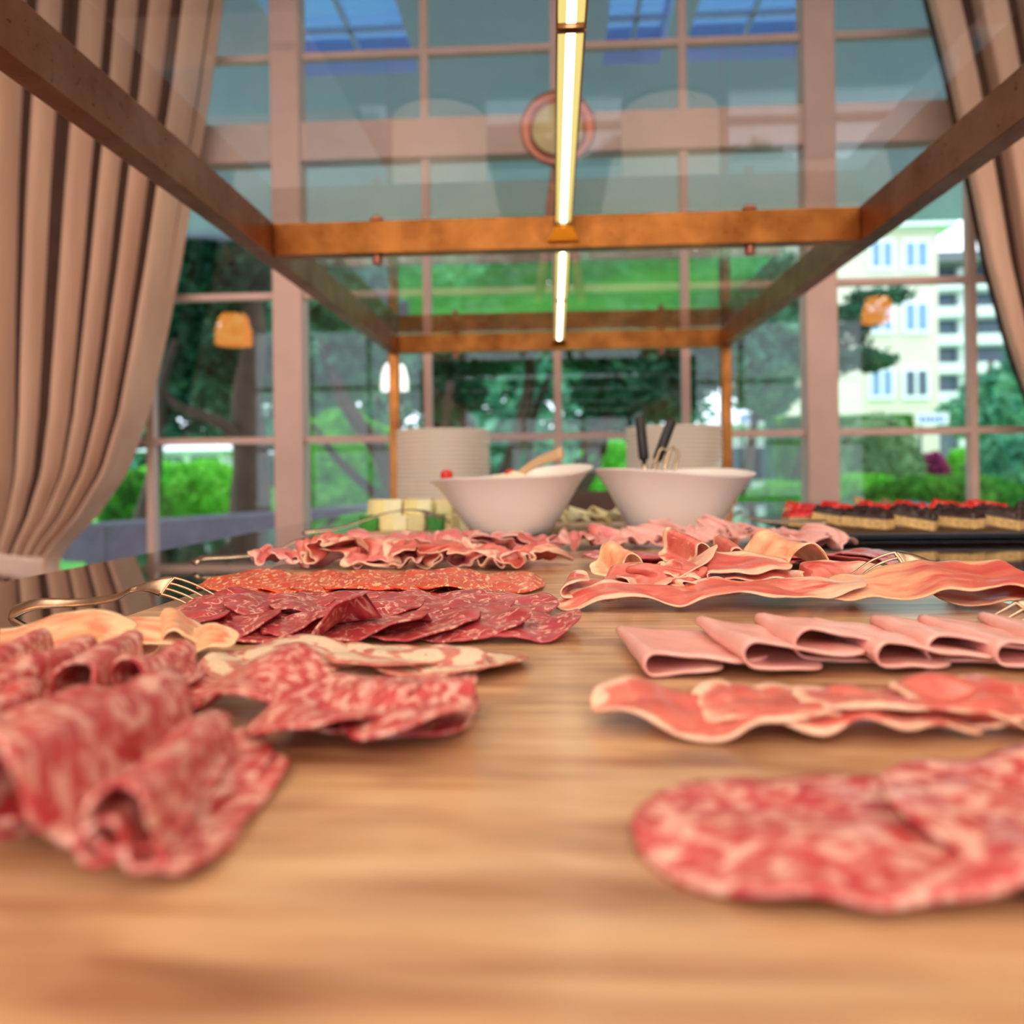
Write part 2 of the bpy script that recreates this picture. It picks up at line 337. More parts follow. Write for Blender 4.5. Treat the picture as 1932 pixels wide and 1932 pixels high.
# ---------------------------------------------------------------- curtains
def curtain(side, edge, tie_x, tie_px_y, outer_top, label, YC=3.60):
    pts = [(aty(px, py, YC).z, aty(px, py, YC).x) for px, py in edge]
    pts.sort(reverse=True)
    def ex(z):
        if z >= pts[0][0]:
            (z0, x0), (z1, x1) = pts[0], pts[1]; return x0+(x1-x0)*(z-z0)/(z1-z0)*.6
        for (z0, x0), (z1, x1) in zip(pts[:-1], pts[1:]):
            if z <= z0 and z >= z1: return x0+(x1-x0)*(z-z0)/(z1-z0)
        return pts[-1][1]
    zt_ = EYE-(tie_px_y-893)/F*YC; ztop = CEIL-.02
    nu, nv = 420, 60; vs = []; fs = []
    nf = 8.0
    for j in range(nv+1):
        z = ztop+(0.03-ztop)*(j/nv)
        below = z < zt_
        if not below:
            q = (ztop-z)/(ztop-zt_); e = ex(z); o_ = outer_top+(tie_x[0]-outer_top)*q**3
        else:
            q = 1; d = (zt_-z); e = tie_x[1]+side*-0.0+ (-side)*-.0; e = tie_x[1]+(.25*min(1, d/.4))*(1 if side < 0 else -1); o_ = tie_x[0]-(.2*min(1, d/.4))*(1 if side < 0 else -1)
        amp = .13*(1-.5*q**4)
        for i in range(nu+1):
            u = i/nu
            x = o_+(e-o_)*(u**(1.0))
            ph = 2*PI*nf*(u+.012*math.sin(9*u+.8*side))
            s_ = math.sin(ph); w = math.tanh(2.3*s_)
            x += .022*math.sin(2*ph)*(1-.6*q)*(abs(e-o_)/1.3)
            vs.append((x, YC+amp*w*(.8+.3*math.sin(5.3*u+1.2)), z))
    for j in range(nv):
        for i in range(nu): a = j*(nu+1)+i; fs.append((a, a+1, a+nu+2, a+nu+1))
    bx_ = (tie_x[0]+tie_x[1])/2
    t = empty('curtain', (bx_, YC, 0), label, 'curtain')
    ls = []; lf = []  # dark sheet added so the valleys between folds read as deep shade
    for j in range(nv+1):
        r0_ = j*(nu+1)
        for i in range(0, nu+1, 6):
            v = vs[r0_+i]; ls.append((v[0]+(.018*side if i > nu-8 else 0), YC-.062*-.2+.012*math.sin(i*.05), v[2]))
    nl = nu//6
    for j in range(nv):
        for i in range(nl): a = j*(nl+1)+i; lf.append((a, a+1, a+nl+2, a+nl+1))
    l_ = MB().add(ls, lf).build('fold_shade_sheet', 'fold_shade', None, True, loc=(bx_, YC, 0)); l_.location = (0, 0, 0); l_.parent = t; l_['label'] = 'dark brown sheet standing in for shade between the beige folds'
    mb = MB().add(vs, fs); o = mb.build('drape', 'curtain', None, True, loc=(bx_, YC, 0)); o.location = (0, 0, 0); o.parent = t
    o['label'] = 'beige pleated cloth'
    sm = o.modifiers.new('s', 'SOLIDIFY'); sm.thickness = .004; sm.offset = 0
    # tieback: a wide band looped round the gathered cloth
    cx = bx_; hw = abs(tie_x[1]-tie_x[0])/2+.02; ring = []
    n = 48; band = MB(); vv = []; ff = []
    for j in range(5):
        for k in range(n):
            a = 2*PI*k/n; dz = (j/4-.5)*.13
            vv.append(((hw+.008*math.cos(3*a))*math.cos(a), (.115)*math.sin(a), zt_+dz*(1+.2*math.sin(a))+.05*math.cos(a)*-side*-1))
    for j in range(4):
        for k in range(n): ff.append((j*n+k, j*n+(k+1) % n, (j+1)*n+(k+1) % n, (j+1)*n+k))
    b = band.add(vv, ff).build('tieback', 'tie', t, True); m_ = b.modifiers.new('s', 'SOLIDIFY'); m_.thickness = .006
    return t
YC = 3.60
tl = aty(88, 1045, YC).x
curtain(-1, [(395, 0), (372, 170), (345, 330), (318, 500), (290, 650), (262, 780), (225, 890), (165, 980), (105, 1040)], (tl-.42, tl), 1048, -3.0,
        'beige pleated curtain tied back at the left of the window')
tr_ = aty(2060, 985, YC).x
curtain(1, [(1742, 0), (1785, 170), (1818, 330), (1852, 500), (1890, 640), (1935, 770), (1985, 880), (2055, 985)], (tr_+.42, tr_), 1000, 3.2,
        'beige pleated curtain tied back at the right of the window')
# ================================================================ BUFFET
TX0, TX1, TY0, TY1 = atz(0, 1098, GRAN).x, 1.3, -.05, 3.55
t = empty('buffet_counter', ((TX0+TX1)/2, (TY0+TY1)/2, 0), 'long buffet counter with glossy dark stone top', 'counter')
cx_, cy_ = (TX0+TX1)/2, (TY0+TY1)/2
box('counter_top', (TX0-cx_, TY0-cy_, GRAN-.04), (TX1-cx_, TY1-cy_, GRAN), 'granite', t, .003)
box('counter_body', (TX0-cx_+.06, TY0-cy_+.06, 0), (TX1-cx_-.06, TY1-cy_-.06, GRAN-.04), 'cab', t)
BX0 = bp(149, 1191).x; BX1 = (bp(1726, 1089).x+bp(1580, 1037).x)/2-.01; BY1 = bp(1045, 1012).y
bo = MB().box((BX0, .07, GRAN), (BX1, BY1, BOARD)).build('serving_board', 'board', None, bevel=.002, loc=((BX0+BX1)/2, .8, GRAN))
tag(bo, 'long tan wooden serving board running down the middle of the counter', 'board')
# ---------------------------------------------------------------- brass canopy
ZR0 = EYE+.53; ZR1 = EYE+.612; XL = aty(515, 470, 1.88).x; XR = aty(1625, 455, 1.88).x; RW = .043; D1, D2 = 1.88, 3.42
can = empty('glass_canopy', ((XL+XR)/2, D1, GRAN), 'brass framed glass canopy standing over the buffet', 'canopy')
CO = Vector(can.location)
def cpart(mb, name, mat, bevel=.002, smooth=False, par=None):
    o = mb.build(name, mat, None, smooth, bevel, loc=CO); o.location = (0, 0, 0); o.parent = par or can; return o
NY = -.03
cpart(MB().box((XL-RW, NY, ZR0), (XL, D2+.045, ZR1)), 'side_rail', 'rail'); cpart(MB().box((XR, NY, ZR0), (XR+RW, D2+.045, ZR1)), 'side_rail', 'rail')
bars = []
for d in (D1, D2): bars.append(cpart(MB().box((XL+.0005, d, ZR0+.001), (XR-.0005, d+.04, ZR1-.003)), 'cross_bar', 'brass'))
bars.append(cpart(MB().box((XL+.0005, NY, ZR0), (XR-.0005, NY+.04, ZR1-.003)), 'cross_bar', 'brass'))
for x in (XL-RW/2, XR+RW/2):
    for y in (NY+.022, D2+.0225):
        cpart(MB().box((x-.021, y-.021, GRAN+.012), (x+.021, y+.021, ZR0)), 'post', 'brass')
        cpart(MB().box((x-.035, y-.035, GRAN), (x+.035, y+.035, GRAN+.012)), 'foot_plate', 'brass')
for d in (D1, D2):
    for px, py in ((708, 430), (1418, 420)):
        x = aty(px, py, D1).x
        m = MB().lathe([(.017, ZR1+.0), (.017, ZR1+.006), (.012, ZR1+.012), (.004, ZR1+.013)], (x, d+.02, 0), 20)
        cpart(m, 'bolt', 'copper', 0, True)
        m = MB().lathe([(.0, ZR0-.02), (.011, ZR0-.02), (.012, ZR0-.017), (.012, ZR0), ], (x, d+.02, 0), 20)
        cpart(m, 'bolt_end', 'copper', 0)
for y0, y1 in ((NY, D1+.012), (D1+.028, D2+.05)):
    gm = MB().box((XL-RW+.004, y0, ZR1+.0005), (XR+RW-.004, y1, ZR1+.0015))
    cpart(MB().add([(XL-RW+.004, y0, ZR1+.001), (XR+RW-.004, y0, ZR1+.001), (XR+RW-.004, y1, ZR1+.001), (XL-RW+.004, y1, ZR1+.001)], [(0, 1, 2, 3)]), 'glass_pane', 'cglass', 0)
# LED bar slung lengthways under the glass
xs_ = aty(1063, 415, D1).x; zs = EYE+(893-418)/F*D1
led = empty('light_bar', (xs_, D1, zs), 'slim brass light bar glowing along the middle of the canopy', 'light')
LO = Vector(led.location)
def lpart(mb, name, mat, bevel=0):
    o = mb.build(name, mat, None, False, bevel, loc=LO); o.location = (0, 0, 0); o.parent = led; return o
zb = EYE+.585
segs = [(.2, 1.05), (1.058, D1-.004), (D1+.045, 2.62), (2.626, D2-.004)]
for k, (a, b) in enumerate(segs):
    z0 = zb if a < D1 else zb-.02
    lpart(MB().box((xs_-.020, a, z0), (xs_-.0175, b, z0+.022)).box((xs_+.0175, a, z0), (xs_+.020, b, z0+.022)).box((xs_-.0175, a, z0+.018), (xs_+.0175, b, z0+.022)).box((xs_-.0175, a, z0), (xs_+.0175, a+.003, z0+.018)).box((xs_-.0175, b-.003, z0), (xs_+.0175, b, z0+.018)), 'housing', 'rail')
    lpart(MB().box((xs_-.017, a+.004, z0+.006), (xs_+.017, b-.004, z0+.0175)), 'diffuser', 'led')
    lpart(MB().box((xs_-.006, a+.006, z0+.0045), (xs_+.006, b-.006, z0+.0058)), 'led_strip', 'ledline')
for d in (D1, D2):
    z1 = ZR0+.045; vs = []
    for z, hw, dy in ((z1, .02, .024), (z1-.03, .036, .012)): vs += [(xs_-hw, d-dy, z), (xs_+hw, d-dy, z), (xs_+hw, d, z), (xs_-hw, d, z)]
    lpart(MB().add(vs, [(3,2,1,0), (0,1,5,4), (1,2,6,5), (2,3,7,6), (3,0,4,7), (4,5,6,7)]), 'bracket', 'gold', .001)
# tripod spotlight lamp standing on the glass
TY = 3.1; zg = ZR1+.0015; hc = aty(1052, 250, TY)
sp = empty('tripod_lamp', (hc.x, TY, zg), 'round copper tripod spotlight lamp standing on the canopy glass', 'lamp')
zz = hc.z-zg
hd = MB().lathe([(.001, .10), (.07, .10), (.10, .07), (.125, .0), (.145, -.03), (.145, -.045), (.118, -.045), (.10, -.02), (.001, -.018)], n=40)
ho = hd.build('lamp_head', 'copper', sp, True); ho.location = (0, 0, zz); ho.rotation_euler = (PI/2+PI, 0, 0); ho.rotation_euler = (-PI/2, 0, 0)
lo_ = MB().lathe([(.098, -.034), (.098, -.026)], n=32).build('lens', 'khaki', ho)
for a in (-.5, .5, PI):
    f = (.16*math.sin(a)*1.05, -.16*math.cos(a) if abs(a) < 1 else .12, 0)
    MB().tube([(f[0]*.1, f[1]*.1, zz-.13), (f[0], f[1], .016)], .018, 8).build('leg', 'dwood', sp, True)
# ---------------------------------------------------------------- bowls
def bowl(pxc, y, rx, ry, hz, rimf, label, baser=.08, skew=(0, 0), zb_=BOARD):
    x = aty(pxc, 950, y).x
    t = empty('salad_bowl', (x, y, zb_), label, 'bowl', 'wavy white salad bowls')
    n, nt = 96, 22; vs = []; fs = []
    def P(t_, a, inner):
        ft = t_**1.0; e = baser+(1-baser)*0
        rr = (.82*t_**.8+.18*t_**5)
        Rx = baser+(rx-baser)*rr; Ry = baser+(ry-baser)*rr
        h = (hz+rimf(a))*t_; sh = (-.006 if inner else 0)
        return ((Rx+sh)*math.cos(a)+skew[0]*t_*t_, (Ry+sh)*math.sin(a), max(h, .004 if not inner else .012) if t_ > .04 else (.0 if not inner else .012))
    for j in range(nt+1):
        for k in range(n): vs.append(P(j/nt, 2*PI*k/n, False))
    for j in range(nt, -1, -1):
        for k in range(n):
            q = P(j/nt, 2*PI*k/n, True); vs.append((q[0], q[1], max(q[2]-(.0 if j == nt else 0), .012)))
    R = 2*(nt+1)
    for j in range(R-1):
        for k in range(n): fs.append((j*n+k, j*n+(k+1) % n, (j+1)*n+(k+1) % n, (j+1)*n+k))
    fs.append(tuple(range(n-1, -1, -1))); fs.append(tuple(range((R-1)*n, R*n)))
    MB().add(vs, fs).build('bowl_body', 'porcelain', t, True)
    return t, x
YB = 1.60
lb, lx = bowl(965, YB, .166, .15, .120, lambda a: .013*math.cos(a)+.006*math.sin(2*a)+.005*math.sin(a), 'wavy white salad bowl with a pale spoon, behind the red ham', .075)
rb, rx_ = bowl(1270, YB+.01, .161, .15, .122, lambda a: -.004*math.cos(a)-.004*math.cos(2*a)+.007*math.sin(2*a+.6)+.003*math.sin(a), 'wavy white salad bowl with black handled servers, right of its twin', .08)
# salad and tomatoes in the bowls, servers
def ball(name, c, r, mat, label, cat, group=None):
    bm = bmesh.new(); bmesh.ops.create_icosphere(bm, subdivisions=3, radius=r)
    for v in bm.verts: v.co *= 1+.06*noise.noise(v.co*60+Vector(c)*9); v.co.z *= .9
    me = bpy.data.meshes.new(name); bm.to_mesh(me); bm.free(); me.shade_smooth(); me.materials.append(MT[mat])
    o = bpy.data.objects.new(name, me); COL.objects.link(o); o.location = c; return tag(o, label, cat, group)
MT['tomato'] = plain('tomato_skin', (206, 30, 24), .2)
MT['cheese'] = plain('pale_cheese', (244, 226, 190), .5, 0, .04, 40, Subsurface_Weight=.1)
MT['ycheese'] = plain('yellow_cheese', (246, 230, 168), .45, 0, .05, 40)
MT['wcheese'] = plain('white_cheese', (244, 238, 196), .45, 0, .05, 40)
MT['lettuce'] = plain('lettuce', (60, 150, 50), .5, 0, .2, 40)
p = aty(834, 893, YB-.02)
ball('cherry_tomato', (lx-.128, YB-.02, p.z-.004), .013, 'tomato', 'red cherry tomato at the left rim of the left bowl', 'tomato', 'cherry tomatoes in the left bowl')
ball('cherry_tomato', (lx-.005, YB+.07, BOARD+.120), .012, 'tomato', 'red cherry tomato peeking out at the middle of the left bowl', 'tomato', 'cherry tomatoes in the left bowl')
def heap(name, c, rx, ry, h, mat, label, cat):
    m = MB(); n, nr = 40, 10; vs = [(0, 0, h)]; fs = []
    for j in range(1, nr+1):
        for k in range(n):
            a = 2*PI*k/n; r = j/nr; z = h*(1-r*r)+.012*noise.noise(Vector((r*rx*math.cos(a)*40, r*ry*math.sin(a)*40, 3)))
            vs.append((r*rx*math.cos(a), r*ry*math.sin(a), z))
    for k in range(n): fs.append((0, 1+k, 1+(k+1) % n))
    for j in range(nr-1):
        for k in range(n): fs.append((1+j*n+k, 1+(j+1)*n+k, 1+(j+1)*n+(k+1) % n, 1+j*n+(k+1) % n))
    o = m.add(vs, fs).build(name, mat, None, True); o.location = c; tag(o, label, cat, kind='stuff'); return o
heap('mozzarella_salad', (lx, YB, BOARD+.085), .115, .105, .035, 'cheese', 'pale mozzarella salad filling the left bowl', 'salad')
heap('leaf_salad', (rx_, YB, BOARD+.075), .115, .105, .03, 'lettuce', 'green leaf salad filling the right bowl', 'salad')
# pale spoon in left bowl
a0 = aty(1062, 853, YB); b0 = aty(1000, 880, YB+.03)
sp = MB(); sp.tube(catmull([(lx-.03, YB+.03, BOARD+.075), (b0.x, YB+.03, b0.z), (a0.x, YB, a0.z)], 6), [.007+.0006*i for i in range(13)], 12, .4, Vector((0, .5, 1)))
tag(sp.build('wooden_spoon', 'wood', None, True, loc=(lx, YB, BOARD+.08)), 'pale wooden spoon handle sticking out of the left bowl', 'spoon')
def server(p0, p1, label):
    A = aty(p0[0], p0[1], YB+.02); B = aty(p1[0], p1[1], YB+.03); d = (B-A); lowp = A-d*.9
    t = empty('salad_server', (A.x, A.y, lowp.z), label, 'salad server', 'black handled salad servers')
    L = Vector(t.location)
    MB().tube([A-L, A+d*.05-L, B-d*.04-L, B-L], [.009, .0105, .0105, .008], 14).build('handle', 'black', t, True)
    MB().tube([lowp-L, A-L], [.006, .005], 10).build('shaft', 'steel', t, True)
server((1215, 868), (1207, 785), 'salad server with upright black handle in the right bowl')
server((1240, 868), (1268, 792), 'salad server with slanting black handle in the right bowl')
# metal tongs in the right bowl: two looped bows
for k, (px, dx) in enumerate(((1248, 0), (1268, .012))):
    A = aty(px-14, 884, YB); B = aty(px, 848, YB+.01)
    pts = catmull([A+Vector((-.01, 0, -.05)), A, B+Vector((-.004, 0, -.004)), B+Vector((.004, 0, .001)), B+Vector((.012, 0, -.008)), A+Vector((.02, 0, -.0)), A+Vector((.012, 0, -.05))], 5)
    o = MB().tube(pts, .0032, 8, 2.0, Vector((1, 0, 0))).build('tongs', 'steel', None, True, loc=A)
    tag(o, 'looped silver tongs end in the right bowl, '+('left one' if k == 0 else 'right one'), 'tongs', 'silver tongs in the right bowl')
# ---------------------------------------------------------------- plates
def plate_proto():
    r = .178
    prof = [(0, .003), (.10, .003), (.105, 0), (.112, 0), (.116, .004), (.150, .0035), (.170, .0042), (r, .0085), (r+.001, .0150), (r-.001, .0178), (.160, .0160), (.118, .008), (.105, .007), (0, .007)]
    return MB().lathe(prof, n=56)
pm = None
for si, (pxc, nm) in enumerate(((837, 'in the left stack beside the brass post'), (1271, 'in the right stack behind the servers'))):
    py = 3.02; x = aty(pxc, 880, py).x; NP = 19
    for i in range(NP):
        if pm is None:
            o = plate_proto().build('dinner_plate', 'porc_cream', None, True); pm = o
        else:
            o = pm.copy(); COL.objects.link(o)
        o.location = (x+random.Random(i+si*50).uniform(-.0015, .0015), py, GRAN+.0005+.0158*i)
        k = NP-1-i
        tag(o, 'white plate '+('at the top of' if k == 0 else 'at the bottom of' if i == 0 else ORD[k]+' from the top')+(' the' if k == 0 or i == 0 else ' in the')+nm[6:], 'plate', 'stacked plates at the far end')
# ---------------------------------------------------------------- slices of meat
def sm(x): x = max(0., min(1., x)); return x*x*(3-2*x)
def head(turns, th0=0.0):
    def h(s, a):
        t_ = th0
        for (s0, ang, ln) in turns: t_ += ang*sm((s-s0)/ln)
        return t_
    return h
def fslice(name, mat, L, W, heading, label, cat, group, loc, rot=0, p=2.4, zoff=0.0, tilt=(0, 0), ns=64, na=20, irr=.05, seed=0, wob=.0015, thick=.0013, anchor=0.5, taper=None, zcap=None, droop=0.0, fat_end=False):
    """one thin slice: s runs 0..L along a bent profile (local X/Z), a runs -W/2..W/2 (local Y)"""
    rnd = random.Random(seed); o1, o2 = rnd.uniform(0, 50), rnd.uniform(0, 50)
    vs = []; uv = []; fs = []
    cols = []
    for j in range(na+1):
        a = -1+2*j/na; x = 0; z = 0; col = []; ds = L/ns
        for i in range(ns+1):
            s = L*i/ns
            col.append((x, z)); th = heading(s, a); x += math.cos(th)*ds; z += math.sin(th)*ds
        if zcap:
            sl = (col[-1][1]-col[0][1])/ns*.85; col = [(q[0], q[1]-sl*i) for i, q in enumerate(col)]; lo = min(q[1] for q in col)
            col = [(q[0], zcap*math.tanh((q[1]-lo)/zcap)) for q in col]
        cols.append(col)
    for i in range(ns+1):
        v = -1+2*i/ns; v_ = max(-.996, min(.996, v)); hwid = (1-abs(v_)**p)**(1/p)
        hw = hwid*(1+irr*noise.noise(Vector((v*2.2, o1, 0))))
        for j in range(na+1):
            u = -1+2*j/na
            uu = u*hw*(1+irr*1.3*noise.noise(Vector((v*4, u, o2))))
            ff = (u*hwid+1)/2*na; j0 = max(0, min(na-1, int(ff))); tt = ff-j0
            x = cols[j0][i][0]*(1-tt)+cols[j0+1][i][0]*tt; z = cols[j0][i][1]*(1-tt)+cols[j0+1][i][1]*tt
            if taper: x, z = taper(x, z, u*hwid)
            y = uu*W/2
            z += wob*noise.noise(Vector((x*38+o1, y*38, o2)))+droop*(u*hwid)**2
            vs.append(Vector((x, y, z))); uv.append((uu, v))
    for i in range(ns):
        for j in range(na): q = i*(na+1)+j; fs.append((q, q+1, q+na+2, q+na+1))
    cxm = (min(v.x for v in vs)+max(v.x for v in vs))/2
    R = Matrix.Rotation(rot, 3, 'Z') @ Matrix.Rotation(tilt[1], 3, 'Y') @ Matrix.Rotation(tilt[0], 3, 'X')
    vs = [R @ (v-Vector((cxm, 0, 0))) for v in vs]
    mz = min(v.z for v in vs); vs = [v-Vector((0, 0, mz-thick*.6)) for v in vs]
    me = bpy.data.meshes.new(name); me.from_pydata([tuple(v) for v in vs], [], fs); ul = me.uv_layers.new(name='UVMap')
    for lp in me.loops: ul.data[lp.index].uv = uv[lp.vertex_index]
    me.materials.append(MT[mat]); me.shade_smooth()
    o = bpy.data.objects.new(name, me); COL.objects.link(o); o.location = (loc[0], loc[1], BOARD+zoff)
    m_ = o.modifiers.new('s', 'SOLIDIFY'); m_.thickness = thick; m_.offset = 0
    return tag(o, label, cat, group)
def flat(seed, amp=.25, k=55):
    r = random.Random(seed); a, b, c = r.uniform(0, 6), r.uniform(.6, 1.4), r.uniform(-.5, .5)
    return lambda s, u: amp*math.sin(k*b*s+a+c*u)
def ufold(bot, r, top, th_top=-.08, var=.3, ang=PI):
    """bottom layer going left for `bot`, half turn of radius r, top layer going right"""
    def h(s, u):
        rr = r*(1+var*u*-1); t_ = (s-bot)/(PI*rr)
        if t_ <= 0: return PI+.02*math.sin(60*s)
        if t_ >= 1: return PI-ang+th_top*sm((s-bot-PI*rr)/.02)+.10*math.sin(70*s+u)
        return PI-ang*t_
    return h
def row(fn, n):
    for i in range(n): fn(i)
# --- R1: big salami slices, near right
c = bp(1590, 1590)
fslice('salami_slice', 'salami', .135, .094, lambda s, u: .08*math.sin(45*s+1+u)+(.25*sm((s-.075)/.02)-.4*sm((s-.10)/.03)), 'large pink salami slice with fat flecks, left one of the nearest right pair', 'salami', 'nearest salami slices at the right', (c.x, c.y, 0), .05, 2.1, 0, (0, -.02), seed=3, irr=.04, wob=.003, thick=.002)
fslice('salami_slice', 'salami', .14, .11, flat(5, .25, 50), 'large pink salami slice running off the right edge, nearest the viewer', 'salami', 'nearest salami slices at the right', (c.x+.085, c.y-.002, 0), -.2, 2.1, .004, (0, -.06), seed=8, wob=.003, thick=.002)
# --- R2: flat wavy prosciutto
for i, (px, py, rz) in enumerate(((1375, 1364, .03), (1570, 1366, -.08), (1770, 1366, .07), (1960, 1364, -.05))):
    c = bp(px, py)
    fslice('prosciutto_slice', 'prosc', .135, .058, (lambda k: lambda s, u: .9*noise.noise(Vector((s*42, u*.8, k*5)))+.12*math.sin(210*s))(i), 'glossy salmon cured ham slice lying rumpled, '+nth(i, 4)+' in second row at right', 'cured ham', 'rumpled cured ham slices, second row at right', (c.x, c.y, 0), rz, 2.6, .0008+.001*i, (.05, .02), zcap=.014, seed=20+i, wob=.004, irr=.12)
# --- R3: folded cooked ham
hx = [(1190, 1275), (1372, 1273), (1490, 1262), (1625, 1268), (1745, 1262), (1865, 1268), (1985, 1262), (2110, 1262)]
for i, (px, py) in enumerate(hx):
    c = bp(px, py); big = (.0045, .0055, .0065, .005, .0055, .005, .0055, .0055)[i]
    L = .045+PI*big+.08
    fslice('cooked_ham_slice', 'ham', L, .098+(i % 2)*.006, ufold(.045, big, .08, -.10, .45), 'pale pink cooked ham slice folded over, '+nth(i, 8)+' in the folded ham row', 'ham', 'folded cooked ham slices at right', (c.x+.045, c.y+.046, 0), .12-.03*i+(.05 if i % 2 else 0), 7, .001+(.002 if i else 0), (.04, .06 if i else .02), seed=40+i, wob=.002, irr=.05, thick=.0016)
# --- R4: ruffled prosciutto with fat rims
def loops(lst, th0=0.0, jit=0):
    hh = head(lst, th0); return lambda s, u: hh(s+jit*u*.01, u)
r4 = [
 ((1345, 1156), .27, .042, loops([(.0, .35, .02), (.03, -.5, .03), (.085, .35, .03), (.14, -.3, .03), (.2, .25, .03)], 0, .6), 0, .0, 'long, lying along the front'),
 ((1175, 1146), .13, .05, loops([(.012, PI*.98, .022), (.07, .3, .02)], PI, .8), .1, .004, 'curled over at the left end'),
 ((1250, 1134), .17, .06, loops([(.05, PI, .018), (.10, .5, .02)], PI, .6), -.1, .006, 'doubled back, behind the left curl'),
 ((1420, 1140), .25, .055, loops([(.07, PI, .014), (.15, -PI*.97, .016), (.19, .1, .02)], PI, .6), .04, .006, 'pleated in three layers at the middle'),
 ((1490, 1122), .13, .06, loops([(.01, .9, .02), (.05, -1.9, .03), (.10, 1.0, .02)], .15, .9), .2, .012, 'arched with a pale hump, right of the middle'),
 ((1320, 1112), .12, .05, loops([(.01, 1.5, .012), (.03, -3.0, .028), (.07, 1.6, .02)], .0, .9), .25, .012, 'standing curl with white rim, left of the middle'),
 ((1405, 1112), .11, .05, loops([(.01, 1.6, .012), (.026, -3.0, .026), (.065, 1.6, .02)], .0, .9), -.2, .012, 'standing curl with white rim, behind the pleats'),
 ((1755, 1154), .27, .066, loops([(.05, .1, .02), (.10, -.2, .03), (.175, -PI*.96, .024)], .10, .5), -.05, .004, 'broad, folded under at the right end'),
 ((1890, 1135), .12, .06, loops([(.04, PI, .016)], PI, .6), -.1, .0, 'small loop behind the broad one at far right'),
 ((1190, 1112), .11, .05, loops([(.01, 1.3, .014), (.03, -2.6, .03), (.065, 1.3, .02)], .0, .9), .1, .010, 'pale standing fold at the back left'),
]
for i, (pp, L, W, h, rz, zo, lab) in enumerate(r4):
    c = bp(*pp)
    fslice('prosciutto_slice', 'prosc' if i not in (4, 7, 9) else 'proscl' if i == 7 else 'fatty', L, W, h, 'cured ham slice with pale fat rim, '+lab, 'cured ham', 'ruffled cured ham with fat rims at right', (c.x, c.y+.02, 0), rz, 3.2, zo, (.22, 0), ns=90, seed=60+i, wob=.006, irr=.14)
for i, (px, py, lab) in enumerate(((1285, 1140, 'crinkled, in front of the left curls'), (1385, 1136, 'crinkled, between the standing curls'), (1540, 1136, 'crinkled, just left of the broad slice'))):
    c = bp(px, py)
    fslice('prosciutto_slice', 'prosc', .19, .05, (lambda i: lambda s, u: 3.4*noise.noise(Vector((s*48, u*.7, i*7+2.3))))(i), 'cured ham slice with pale fat rim, '+lab, 'cured ham', 'ruffled cured ham with fat rims at right', (c.x, c.y+.02, 0), .1*(i-1), 3, .004, (.2, 0), zcap=.024, ns=100, seed=75+i, wob=.004, irr=.12)
# --- R5: dark red bresaola, flat overlapping
for i in range(8):
    c = bp(1180+i*68, 1072)
    fslice('bresaola_slice', 'bresaola', .11, .115, flat(80+i, .3, 60), 'dark red dried beef slice lying flat, '+nth(i, 8)+' in its overlapping row', 'dried beef', 'dark red beef slices at right', (c.x, c.y+.02, 0), i*1.7, 2.1, .001+(i % 2)*.0005, (.0, .045), seed=80+i, wob=.004, irr=.08)
# --- R6: ruffled cooked ham, far right
for i, (px, py, k, zo) in enumerate(((1125, 1037, 1.0, 0), (1195, 1036, 1.2, .0), (1260, 1033, 1.6, .004), (1320, 1036, 1.3, .0), (1375, 1028, 2.0, .012), (1440, 1032, 1.8, .01), (1500, 1036, 1.4, .0), (1550, 1037, 1.0, 0))):
    c = bp(px, py); ph = i*1.3
    fslice('cooked_ham_slice', 'ham' if i else 'redham', .15+.03*(k > 1.3), .11, (lambda k, ph: lambda s, u: 3.0*min(k, 1.5)*noise.noise(Vector((s*62, u*.7, ph*9))))(k, ph), 'light pink cooked ham slice bunched up, '+nth(i, 8)+' in the far ham heap', 'ham', 'bunched cooked ham by the right bowl', (c.x, c.y+.03, 0), .3*math.sin(i*2.2), 2.6, zo*.4, (.06, 0), zcap=.036, ns=90, seed=100+i, wob=.004, irr=.12)
# --- L6: curly raw ham, far left; front row then back row
for i, px in enumerate((545, 610, 665, 735, 800, 865, 930, 985)):
    c = bp(px, 1078); k = (1.2, 1.9, 1.4, 1.2, 1.7, 1.2, 1.5, 1.4)[i]
    fslice('raw_ham_slice', 'prosc' if i % 3 else 'redham', .17 if i != 1 else .22, .09, (lambda k, ph: lambda s, u: 2.5*k*noise.noise(Vector((s*60, u*.8, ph*9))))(k, i*1.7), 'curly raw ham slice, '+nth(i, 8)+' in the front of the far left heap', 'cured ham', 'curly raw ham slices, front of far left heap', (c.x, c.y+.055, 0), .35*math.sin(i*1.9), 2.8, (.0, .008, .001, 0, .002, 0, .001, .001)[i], (.08, 0), zcap=(.024, .040, .03, .022, .03, .024, .026, .03)[i], ns=100, seed=120+i, wob=.005, irr=.14)
for i, px in enumerate((660, 720, 780, 845, 900, 960, 1010)):
    c = bp(px, 1050)
    fslice('raw_ham_slice', 'redham', .17, .10, (lambda ph: lambda s, u: 3.0*noise.noise(Vector((s*60, u*.8, ph*9))))(i*1.1), 'rosy ham slice, '+nth(i, 7)+' at the back of the far left heap', 'cured ham', 'rosy raw ham slices, back of far left heap', (c.x, c.y+.05, 0), .3*math.sin(i*1.4+1), 2.6, .003, (.06, 0), zcap=.028, ns=90, seed=140+i, wob=.005, irr=.12)
